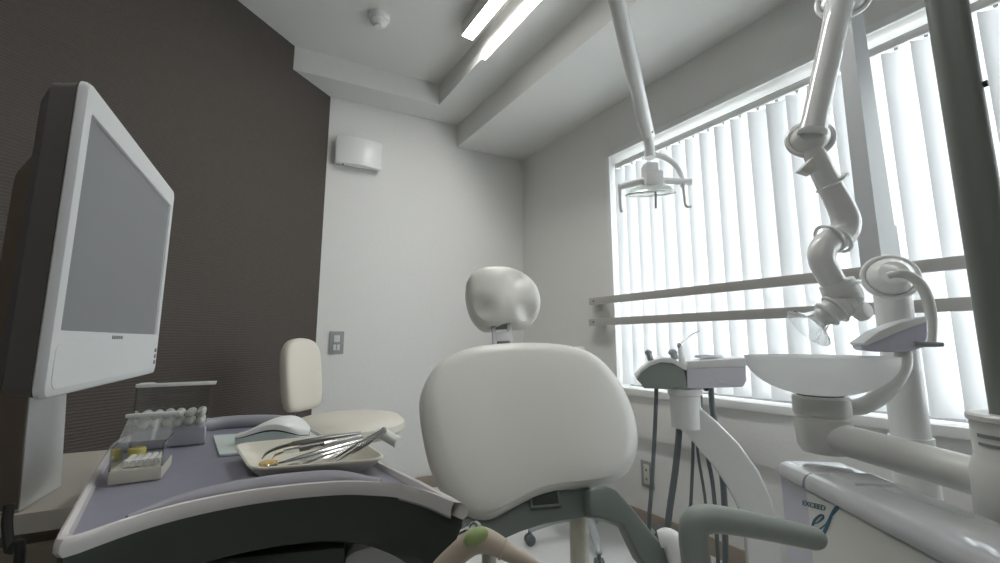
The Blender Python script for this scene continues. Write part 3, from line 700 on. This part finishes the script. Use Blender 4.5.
# support posts, seat, pedestal
for px_, D_, r_ in ((578.5, 1.09, .0225), (489, 1.09, .018)):
    top_ = P(px_, 512 if px_ > 500 else 540, D_)
    obj('support_post', tube([top_, V((top_.x, top_.y, .32))], r_, 20), 'ivory', chair)
sc_ = V((.30, .70, .445))
seat_o = [sc_ + V((x, y, 0)) for x, y in ((-.10, .16), (-.02, .215), (.08, .225), (.17, .19), (.2, .05), (.19, -.12), (.12, -.28), (0, -.32), (-.1, -.26), (-.14, -.1), (-.13, .06))]
obj('seat', pillow(seat_o, up, .09, .02, 5), 'cream', chair)
obj('seat_frame', prism([p + up * -.13 for p in [sc_ + (q - sc_) * .85 for q in seat_o]], up * .04, .005), 'sage', chair)
obj('cross_beam', box(V((.12, .9, .325)), (.42, .12, .05), bv=.01), 'sage', chair)
obj('pedestal', lathe([(0, .32), (.11, .32), (.11, .06), (.19, .05), (.2, 0), (0, 0)], V((.26, .74, 0)), up, 36), 'offwhite', chair)

# --- second stool, only its base shows behind the chair
hb = V((.43, 2.2, 0))
st2 = thing('assistant_stool', hb, 'assistant stool on blue grey caster legs, mostly hidden behind the dental chair', 'stool')
stool_base(st2, hb, .44, 'blue_grey', .1, math.radians(195), .3)
obj('seat', lathe([(0, .44), (.15, .44), (.18, .455), (.18, .48), (.15, .5), (0, .495)], hb, up, 40), 'stool_cream', st2)

# ================================================================== INSTRUMENT PILLAR BY THE WINDOW
D1 = 1.55
pil = thing('instrument_pillar', P(740, 563, 1.5) * 1, 'white curved instrument pillar with grey hoses, standing under the window', 'dental instrument stand')
pil.location.z = 0
hd = V((1, -.3, 0)).normalized(); hpn = V((hd.y, -hd.x, 0))
def hq(px, py): return onpl(px, py, P(690, 375, D1), hpn)
head_l = [(636, 379), (641, 372), (650, 365.5), (661, 361.5), (673, 363), (684, 369.5), (687, 380), (687, 388), (676, 388.5), (668, 389), (644, 388.5), (640, 383)]
cap_l = [(635, 377), (641, 369), (650, 362), (661, 357.5), (672, 358.5), (686, 364), (687, 370), (684, 370), (673, 363.5), (661, 362), (650, 366), (641, 372.5), (637, 379)]
obj('saddle', prism([hq(x, y) for x, y in head_l], -hpn * .12, .005), 'sage_light', pil)
obj('saddle_top', prism([hq(x, y) + hpn * .008 for x, y in cap_l], -hpn * .136, .003), 'white', pil)
obj('control_head', prism([hq(x, y) + hpn * .004 for x, y in ((686.5, 368), (746, 366), (747, 380), (743, 387), (700, 388.5), (687, 388))], -hpn * .16, .008, 3), 'head', pil)
obj('head_lid', prism([hq(x, y) + hpn * .006 for x, y in ((687, 361), (745, 357.5), (747.5, 366.5), (687, 368.5))], -hpn * .165, .006, 3), 'white', pil)
obj('head_dial', lathe([(0, .01), (.045, .01), (.05, .004), (.05, 0), (0, 0)], hq(713, 358.5) - hpn * .08, up, 28), 'lavender_pale', pil)
obj('front_badge', box(hq(722, 382) + hpn * .0045, (.024, .004, .009), math.atan2(hd.y, hd.x), .001), 'white_gloss', pil)
neck_c = hq(687, 400) - hpn * .06
obj('neck', lathe([(0, .0), (.06, .0), (.06, -.02), (.053, -.026), (.052, -.14), (0, -.14)], V((neck_c.x, neck_c.y, hq(680, 390).z)), up, 32), 'white', pil)
arm_p = [(674, 394), (701, 394), (703, 410), (720, 424), (742, 446), (762, 474), (776, 505), (783, 535), (785, 575), (785, 640), (752, 640), (752, 575), (750, 540), (742, 513), (729, 489), (713, 466), (695, 445), (674, 424)]
obj('curved_arm', prism([hq(x, y) - hpn * .03 for x, y in arm_p], -hpn * .06, .012, 3), 'white_gloss', pil)
fp = hq(765, 640) - hpn * .06
obj('base_foot', lathe([(0, .05), (.1, .05), (.13, .03), (.135, 0), (0, 0)], V((fp.x, fp.y, 0)), up, 36), 'white', pil)
obj('lower_column', tube([V((fp.x, fp.y, .045)), V((fp.x, fp.y, hq(765, 590).z))], .05, 24), 'white', pil)
# handpieces in the holder
def small(name, px, py, px2, py2, r, lab, cat, off=.05):
    t = thing(name, hq(px, py) - hpn * off, lab, cat, 'handpieces in the pillar head')
    a, b = hq(px, py) - hpn * off, hq(px2, py2) - hpn * off
    obj('body', tube([a, a + (b - a) * .45, b], [r, r, r * .8], 14), 'grey', t); obj('head', ball(b, r * 1.25, (1, 1, .8)), 'grey', t)
small('turbine_handpiece', 651.5, 361, 649, 353, .011, 'short grey handpiece at the outer end of the pillar head', 'handpiece')
small('motor_handpiece', 677, 360, 674, 353, .013, 'stubby grey handpiece at the middle of the pillar head', 'handpiece')
syr = thing('water_syringe', hq(683, 362) - hpn * .05, 'white syringe with a long thin bent tip on the pillar head', 'syringe', 'handpieces in the pillar head')
obj('body', tube([hq(684, 363) - hpn * .05, hq(682.5, 353) - hpn * .05, hq(682, 346) - hpn * .05], [.011, .01, .008], 14), 'white', syr)
obj('collar', ball(hq(681, 346) - hpn * .05, .0085, (1, 1, 1.4)), 'grey', syr)
obj('tip', tube([hq(682, 344) - hpn * .05, hq(690, 337) - hpn * .05, hq(702, 330) - hpn * .05], [.004, .003, .0025], 8, 4), 'steel', syr)
# hoses: each runs from the head down to the floor
hoses = [([(657, 386), (655.5, 430), (652, 490), (649.5, 528)], .0085, 'thin grey hose hanging clear of the pillar, nearest the outlet', -.03),
         ([(682, 418), (682, 440), (678, 480), (671, 530), (668, 575)], .0135, 'thick grey hose hanging directly under the pillar neck', -.095),
         ([(697.5, 418), (698.5, 450), (697.5, 490), (694, 560)], .007, 'slim grey hose falling straight behind the armrest bend', -.13),
         ([(699, 430), (704, 470), (711, 515), (713, 575)], .006, 'thinnest grey hose slanting away from the straight slim one', -.105),
         ([(707, 387), (708.5, 420), (714, 460), (722, 505), (727, 575)], .0085, 'grey hose between the slanting thin one and the thick dark one', -.15),
         ([(720, 387), (722, 415), (729, 460), (735, 510), (737, 575)], .0125, 'thick dark hose closest to the curved pillar arm', -.175)]
for pts, r, lab, off in hoses:
    q = [hq(x, y) + hpn * off for x, y in pts]
    last = q[-1]; q += [V((last.x, last.y + .006, .12)), V((last.x, last.y + .006, 0))]
    tag(obj('instrument_hose', tube(q, r * .87, 12, 5), 'hose'), lab, 'hose', 'hoses of the instrument pillar')
tag(obj('hose_connector', box(onpl(660, 530, A + Wn * .06, Wn) , (.07, .07, .05), ang, .006), 'hose'), 'dark floor connector box against the wall below the outlet', 'connector')
bpy.data.objects['hose_connector'].location.z = 0
obj('hose_clip', join(ball(hq(711, 391) - hpn * .10, .012), tube([hq(711, 384) - hpn * .10, hq(711, 392) - hpn * .10], .009, 12)), 'black', pil)

# ================================================================== DENTAL UNIT CABINET
CZ = .72
cvd = V((30, RH, 0)).normalized()                                 # long axis, away from us
cwd = V((cvd.y, -cvd.x, 0))                                       # to the window side
k0 = atz(776, 458, CZ); k0.z = 0
def kq(u, w, z): return k0 - cvd * u + cwd * w + up * z
unit = thing('dental_unit_cabinet', kq(.4, .12, 0), 'low white dental unit cabinet with a ridged top and blue lettering', 'cabinet')
CL, CW = .62, .125
US = (k0 - atz(797, 471.5, CZ)).dot(cvd)
def rc_sec(u, w0, w1, z0, z1, r=.03, n=5):
    pts = [kq(u, w0, z0), kq(u, w1, z0)]
    for cw_, a0, a1 in ((w1 - r, 0, 90), (w0 + r, 90, 180)):
        for i in range(n + 1):
            a = math.radians(a0 + (a1 - a0) * i / n); pts.append(kq(u, cw_ + r * math.cos(a), z1 - r + r * math.sin(a)))
    return pts
def rsec(u, a, b, z0, z1, r): return rc_sec(u, a, b, z0, z1, r)
obj('body', loft([rc_sec(u, 0, CW, .04, CZ - .031, .004) for u in (US, CL)]), 'offwhite', unit)
obj('end_panel', loft([rc_sec(u, .004, CW - .004, .04, CZ - .031, .004) for u in (.004, US - .003)]), 'lavender_pale', unit)
obj('end_cap', loft([rc_sec(u, -.004 + i_, CW + .004 - i_, CZ - .027, CZ - .003 - i_ * .8, (.02 - i_ * .4)) for u, i_ in ((-.006, .012), (0, .003), (.01, 0), (US - .004, 0))]), 'cab_gloss', unit)
obj('top_cover', loft([rc_sec(u, -.004 + i_, CW + .004 - i_, CZ - .027, CZ - i_ * .8, (.02 - i_ * .4)) for u, i_ in ((US - .003, .006), (US + .002, .001), (US + .008, 0), (CL, 0))]), 'cab_gloss', unit)
obj('seam', loft([rc_sec(u, .002, CW - .002, CZ - .032, CZ - .026, .001) for u in (.006, CL)]), 'ink', unit)
obj('plinth', prism([kq(.02, .02, 0), kq(CL - .02, .02, 0), kq(CL - .02, CW - .02, 0), kq(.02, CW - .02, 0)], up * .04), 'hose', unit)
obj('top_pad', bevel(loft([[kq(US + .012, .03, CZ - .004), kq(US + .075, .03, CZ - .004), kq(US + .075, .1, CZ - .004), kq(US + .012, .1, CZ - .004)],
    [kq(US + .016, .034, CZ + .004), kq(US + .07, .034, CZ + .004), kq(US + .07, .096, CZ + .004), kq(US + .016, .096, CZ + .004)]]), .0035, 3), 'cab_gloss', unit)
# script lettering
lp0 = onpl(812, 508, k0, -cwd); lu = -cvd
def lq(px, py): return onpl(px, py, k0 - cwd * .0002, -cwd)
def stroke(pts, ws):
    ps = crom([lq(*p) for p in pts], 6); wr = crom([V((w, 0, 0)) for w in ws], 6); bm = bmesh.new(); rows = []
    for i, p in enumerate(ps):
        t = (ps[min(i + 1, len(ps) - 1)] - ps[max(0, i - 1)]).normalized(); s = t.cross(cwd).normalized() * wr[i].x
        rows.append([bm.verts.new(p - cwd * d + s * q) for d, q in ((0, -1), (.0008, -1), (.0008, 1), (0, 1))])
    for a, b in zip(rows, rows[1:]):
        for k in range(4): bm.faces.new((a[k], a[(k + 1) % 4], b[(k + 1) % 4], b[k]))
    bm.faces.new(rows[0][::-1]); bm.faces.new(rows[-1]); return bm
obj('script_letters', join(stroke([(813, 524), (818, 522.5), (823, 518.5), (823.5, 515.5), (820, 515.5), (815, 520), (812.8, 526), (814.5, 530), (819, 529.5), (824, 526), (828, 522)], [.0008, .001, .0015, .0015, .0015, .002, .0024, .002, .0012, .0009, .0006]),
    stroke([(826, 524), (831, 517), (836, 511.5), (838.5, 508), (837, 506.5), (833.5, 511), (830, 519), (826.5, 527.5), (823.5, 534.5), (821, 538), (818.5, 537)], [.0006, .0009, .001, .0012, .0012, .0018, .0025, .0027, .0022, .0012, .0006])), 'blue', unit)
fc = bpy.data.curves.new('txt', 'FONT'); fc.body = 'EXCEED'; fc.size = 1; fc.extrude = .02
fo = bpy.data.objects.new('txt', fc); C.objects.link(fo); bpy.context.view_layer.update()
me = bpy.data.meshes.new_from_object(fo); bpy.data.objects.remove(fo)
bm = bmesh.new(); bm.from_mesh(me)
wd = max(v.co.x for v in bm.verts); p0, p1, p2 = lq(802.5, 505), lq(825.5, 511), lq(802.5, 500)
ex, ey = (p1 - p0) / wd, (p2 - p0) / .7
MT = Matrix(((ex.x, ey.x, -cwd.x * .02, p0.x), (ex.y, ey.y, -cwd.y * .02, p0.y), (ex.z, ey.z, 0, p0.z), (0, 0, 0, 1)))
xf(bm, Matrix.Translation(-cwd * .0004) @ MT)
obj('small_letters', bm, 'blue', unit, smooth=False)

# ================================================================== POST, CUSPIDOR
pc = P(1002, 340, .61); pc.z = 0
post = thing('equipment_post', pc, 'tall grey equipment post beside the window, standing behind the cabinet', 'post')
PR = .0235
ZP = 2.0
obj('tube', tube([pc + up * .0, pc + up * ZP], PR, 32), 'post', post)
obj('base_housing', lathe([(PR, .655), (.046, .655), (.05, .645), (.052, .62), (.052, 0), (PR, 0)], pc, up, 40), 'offwhite', post)
obj('knob', tube([pc + V((0, 0, 1.335)) + V((.5, -.86, 0)) * .02, pc + V((0, 0, 1.335)) + V((.5, -.86, 0)) * .028], .005, 12), 'black', post)
cusp = thing('cuspidor', P(820, 400, .9), 'frosted glass cuspidor bowl on a white swing arm from the grey post', 'cuspidor')
bw = P(820, 396, .90)
# bowl
zr = P(820, 357.5, .90).z; RB = .131; HB = zr - bw.z
prof = [(.02, 0)] + [(RB * math.sin(a), HB * (1 - math.cos(a) ** 1.0)) for a in [math.radians(14 + 76 * i / 16) for i in range(17)]]
prof[-1] = (RB, HB)
inner = [(r - .005 if r > .03 else r, z + .005) for r, z in prof[::-1]]; inner[0] = (RB - .004, HB + .001)
obj('bowl', lathe(prof + [(RB + .001, HB + .003)] + inner, (bw.x, bw.y, bw.z), up, 64, True), 'frost', cusp)
ztop = bw.z + .001
obj('socket', lathe([(0, .0), (.047, .0), (.05, -.004), (.05, -.036), (.0475, -.038), (.0475, -.042), (.05, -.044), (.047, -.1), (.04, -.112), (0, -.114)], (bw.x, bw.y, ztop), up, 40), 'offwhite', cusp)
obj('drain_seat', lathe([(0, .006), (.036, .006), (.04, .002), (.04, -.002), (0, -.002)], (bw.x, bw.y, ztop), up, 32), 'hose', cusp)
ca = V((bw.x, bw.y, ztop - .078)); zc = P(985, 470, .72).z
ce = V((pc.x, pc.y, ztop - .09)); dirc = (ce - ca); dn = dirc.normalized()
arm = obj('swing_arm', tube([ca + dn * .02, ca + dn * (dirc.length * .5), ce - dn * .03], [.033, .032, .031], 24, flat=.9, ref=(0, 0, 1)), 'offwhite', cusp)
ztc = P(965, 416, .6).z
obj('post_collar', lathe([(PR + .001, ztc), (.045, ztc), (.048, ztc - .003), (.048, ztc - .009), (.045, ztc - .011), (.045, ztc - .06), (.048, ztc - .066), (.052, ztc - .08), (.053, ztc - .15), (.05, ztc - .156), (PR + .001, ztc - .156)], (pc.x, pc.y, 0), up, 48, True), 'offwhite', cusp)
# printed lines and dark square on the collar
def onc(px, py, r):                                               # point on the collar's cylinder
    rr_ = ray(px, py); a = rr_.x ** 2 + 1; b = -2 * (rr_.x * pc.x + pc.y); c_ = pc.x ** 2 + pc.y ** 2 - r * r
    d_ = b * b - 4 * a * c_
    t = (-b - math.sqrt(max(0, d_))) / (2 * a); return V((rr_.x * t, t, H0 + rr_.z * t))
def cpatch(z0, z1, a0, a1, r):
    bm = bmesh.new(); rows = []
    for i in range(9):
        a = a0 + (a1 - a0) * i / 8; d = V((math.cos(a), math.sin(a), 0))
        rows.append([bm.verts.new(V((pc.x, pc.y, 0)) + d * r_ + up * z_) for r_, z_ in ((r, z0), (r + .0008, z0), (r + .0008, z1), (r, z1))])
    for p, q in zip(rows, rows[1:]):
        for k in range(4): bm.faces.new((p[k], p[(k + 1) % 4], q[(k + 1) % 4], q[k]))
    bm.faces.new(rows[0][::-1]); bm.faces.new(rows[-1]); return bm
aa = math.atan2(-pc.y, -pc.x)                                    # towards the camera
obj('printed_lines', join(cpatch(ztc - .032, ztc - .027, aa - .95, aa + .25, .045), cpatch(ztc - .043, ztc - .039, aa - .95, aa - .1, .045)), 'ink', cusp)
obj('printed_square', cpatch(ztc - .066, ztc - .045, aa - .35, aa + .0, .045), 'ink', cusp)
# instrument holder on a curved tube
hx = P(903, 352, .93)
obj('holder_tube', tube([V((bw.x, bw.y, ztop - .02)) + V((.045, 0, 0)), P(858, 407, .90), P(876, 399, .905), P(892, 384, .915), P(902, 366, .92), hx], [.015, .0165, .0165, .0165, .0165, .015], 20, 6), 'offwhite', cusp)
hh_ = [(861, 347), (866, 340), (880, 332), (898, 325), (915, 320), (928, 318), (929, 335), (927, 347), (908, 352), (880, 352), (866, 351)]
obj('holder_head', prism([P(x, y, .90) for x, y in hh_], V((.02, .05, 0)), .006, 3), 'lavender_pale', cusp)
obj('holder_cover', prism([P(x, y, .893) for x, y in ((863, 343), (880, 331), (900, 322.5), (926, 316), (927, 322), (902, 331), (880, 340), (866, 346))], V((.02, .06, 0)), .003, 2), 'white', cusp)
obj('holder_peg', tube([P(915, 344, .9), P(934, 344.5, .89), P(943, 344.5, .885)], [.006, .0055, .0045], 12), 'grey', cusp)

# ================================================================== SUCTION ARM
sx_, sD = (898 - 500) / RH, 1.06
sb_ = V((sx_ * sD, sD, 0))
sa = thing('suction_arm', sb_, 'white jointed suction arm with disc joints, hanging before the window blind', 'suction arm')
zj = P(893, 275, sD).z
obj('base_pipe', tube([sb_, sb_ + up * (zj - .02), sb_ + up * zj], [.037, .037, .035], 32), 'white', sa)
obj('pipe_sleeve', tube([sb_ + up * .0, sb_ + up * .72], [.042, .042], 32), 'white', sa)
jn = V((-.45, -.87, .2)).normalized()
def disc(px, py, D, r, name='joint_disc', n=None):
    n = V(n).normalized() if n else jn; c = P(px, py, D)
    d = obj(name, join(torus(c, n, r, .006, 44, 12), lathe([(0, .034), (r * .55, .03), (r * .82, .016), (r * .9, .0), (r * .9, -.012), (0, -.012)], c, n, 40)), 'white_gloss', sa)
    return c
d3 = disc(890, 277, 1.01, .052)
d1 = disc(843, 1, 1.0, .056)
d2 = disc(810, 139, .98, .047)
# link between lower and upper joint: a tapered box arm
pa, pb = P(882, 272, 1.10), P(846, -4, 1.10)
lkz = (pb - pa); Rl = axes(lkz, (1, .3, 0))
def sec(c, w, d): return [c + Rl @ V((x * w / 2, y * d / 2, 0)) for x, y in ((-1, -1), (1, -1), (1, 1), (-1, 1))]
obj('lower_link', bevel(loft([sec(pa, .07, .045), sec(pa + lkz * .13, .068, .045), sec(pb, .05, .04)]), .008, 3), 'link', sa)
obj('link_sleeve', bevel(loft([sec(pa - lkz * .02, .076, .05), sec(pa + lkz * .15, .074, .05)]), .008, 3), 'link', sa)
t1 = P(840, 2, .97); t2 = P(812, 133, .95)
obj('upper_tube', tube([t1 + (t1 - t2) * .02, t1, t1 + (t2 - t1) * .2, t2 + (t1 - t2) * .1, t2], [.028, .032, .0285, .0275, .03], 24), 'white_gloss', sa)
obj('swivel_pipe', tube([P(813, 150, .97), P(818, 162, .97), P(829, 185, .97), P(840, 205, .97), P(846, 222, .97), P(843, 234, .97), P(833, 240, .965)], [.022, .024, .026, .028, .029, .029, .029], 22, 6), 'white_gloss', sa)
obj('elbow_pipe', tube([P(837, 238, .965), P(828, 243, .96), P(822, 251, .955), P(822, 262, .95), P(829, 275, .95), P(838, 290, .95)], [.028, .0285, .028, .026, .0255, .025], 22, 6), 'white_gloss', sa)
for (x, y, D, r, nn_) in ((832, 183, .97, .033, (.55, 0, -.85)), (829, 239, .965, .034, (-.85, 0, -.5)), (838, 240, .965, .031, (-.85, 0, -.5)), (842, 286, .95, .033, (.35, 0, -.95))):
    obj('pipe_ring', torus(P(x, y, D), nn_, r, .004, 36, 10), 'white_gloss', sa)
obj('lock_lever', prism([P(800, 170, .95), P(814, 156, .95), P(818, 170, .95), P(812, 174, .95)], V((0, .02, 0)), .003), 'offwhite', sa)
obj('hood_joint', tube([P(836, 282, .95), P(843, 296, .95), P(846, 303, .945)], [.034, .037, .033], 22, 5), 'white', sa)
obj('nozzle', tube([P(848, 300, .945), P(838, 307, .95), P(829, 313, .956), P(819, 319, .964)], [.028, .03, .025, .02], 24, 5), 'white', sa)
for x, y, r in ((843, 303.5, .031), (835, 309, .0315), (827, 314, .0275)): obj('pipe_ring', torus(P(x, y, .951), P(848, 300, .945) - P(819, 319, .964), r, .0035, 32, 8), 'white', sa)
hax = (P(806, 331, .968) - P(822, 318, .962)).normalized(); hc = P(820, 318.5, .963)
obj('clear_hood', lathe([(.021, 0), (.027, .012), (.04, .026), (.052, .034), (.053, .035), (.041, .028), (.0285, .0135), (.0225, .0)], hc, hax, 36, True), 'acrylic', sa)
obj('tension_knob', lathe([(0, .014), (.016, .012), (.021, .004), (.022, -.006), (.016, -.013), (0, -.014)], P(862, 311, .93), (.3, -1, .1), 28), 'white', sa)
obj('knob_shaft', tube([P(848, 308, .94), P(862, 311, .935)], .007, 10), 'grey', sa)
obj('handle', tube([P(888, 276, .965), P(896, 274, .955), P(908, 275, .95), P(920, 284, .95), P(928, 300, .95), P(931.5, 320, .95), P(931, 346, .95)], [.008, .0095, .0105, .011, .011, .0105, .009], 16, 6, flat=.7, ref=(0, -1, 0)), 'offwhite', sa)

# ================================================================== OPERATING LIGHT
lc = P(653, 178, 1.5)
ol_ = thing('operating_light', lc, 'white operating light with two hooked handles, hanging from a slanted arm', 'operating light')
pA = P(648, 137, 1.5); pB = P(617, 0, 1.16); pdir = (pB - pA).normalized(); pT = pA + pdir * .72
obj('arm_tube', tube([pA, pT], .0255, 26), 'white_gloss', ol_)
obj('arm_socket', tube([P(650, 158, 1.5), P(649.5, 147, 1.5), pA + pdir * .01], [.021, .018, .018], 20), 'white', ol_)
obj('arm_notch', box(pA + pdir * .012 - V((0, .022, 0)), (.024, .012, .016), bv=.003), 'black', ol_)
obj('upper_arm', tube([pT - pdir * .02, pT + V((.05, -.02, (ZP + .05 - pT.z) * .6)), V((pc.x, pc.y, ZP + .05))], .024, 22, 6), 'white_gloss', ol_)
obj('upper_pivot', tube([V((pc.x, pc.y, ZP + .001)), V((pc.x, pc.y, ZP + .1))], .034, 24), 'white', ol_)
ldir = V((.05, .22, -.97)).normalized()
obj('reflector', lathe([(0, .0), (.04, .003), (.07, .014), (.088, .034), (.09, .036), (.086, .036), (.068, .018), (.04, .0075), (0, .005)], P(650, 184, 1.5), ldir, 44), 'lampglass', ol_)
obj('reflector_rim', torus(P(650, 184, 1.5) + ldir * .036, ldir, .088, .0035, 48, 8), 'white', ol_)
obj('lamp_block', join(box(P(653, 182, 1.47), (.062, .05, .075), bv=.008), box(P(650, 171, 1.48), (.05, .05, .05), bv=.006)), 'white', ol_)
obj('aiming_rod', tube([P(655.5, 192, 1.46), P(656, 208, 1.46)], .004, 10), 'grey', ol_)
obj('yoke', tube([P(651, 155, 1.5), P(664, 157, 1.5), P(676, 166, 1.5), P(682, 178, 1.5), P(682, 187, 1.5)], [.012, .0105, .009, .008, .007], 14, 6), 'white', ol_)
for pts in ([(648, 180), (635, 183), (619, 187)], [(662, 180), (676, 181.5), (691, 182)]):
    obj('side_arm', tube([P(x, y, 1.49) for x, y in pts], [.012, .013, .012], 14), 'white', ol_)
for pts in ([(619.5, 186), (620, 198), (620.5, 207), (622, 212)], [(683, 184), (684.5, 198), (686, 206), (691, 206.5)]):
    obj('handle', tube([P(x, y, 1.485) for x, y in pts], [.006, .005, .005, .005], 12, 5), 'offwhite', ol_)

# ================================================================== LIGHT
w = bpy.data.worlds.new('daylight'); bpy.context.scene.world = w; w.use_nodes = True
bg = w.node_tree.nodes['Background']; bg.inputs['Color'].default_value = (.965, .985, 1, 1); bg.inputs['Strength'].default_value = 6.5
pl_ = bpy.data.lights.new('window_portal', 'AREA'); pl_.shape = 'RECTANGLE'; pl_.size = T1 - T0; pl_.size_y = ZH - ZS
pl_.cycles.is_portal = True
po = bpy.data.objects.new('window_portal', pl_); C.objects.link(po)
po.location = wallpt((T0 + T1) / 2, (ZS + ZH) / 2) - Wn * .2
po.rotation_euler = Matrix((-Wd, up, -Wn)).transposed().to_euler() if Matrix((-Wd, up, -Wn)).determinant() > 0 else Matrix((Wd, up, -Wn)).transposed().to_euler()
sc = bpy.context.scene
sc.view_settings.view_transform = 'Standard'; sc.view_settings.look = 'None'; sc.view_settings.gamma = 1; sc.view_settings.use_curve_mapping = False
sc.view_settings.exposure = 0.7
sc.cycles.use_denoising = True; sc.cycles.max_bounces = 12; sc.cycles.diffuse_bounces = 6; sc.cycles.transparent_max_bounces = 16; sc.cycles.transmission_bounces = 8
sc.cycles.sample_clamp_indirect = 6
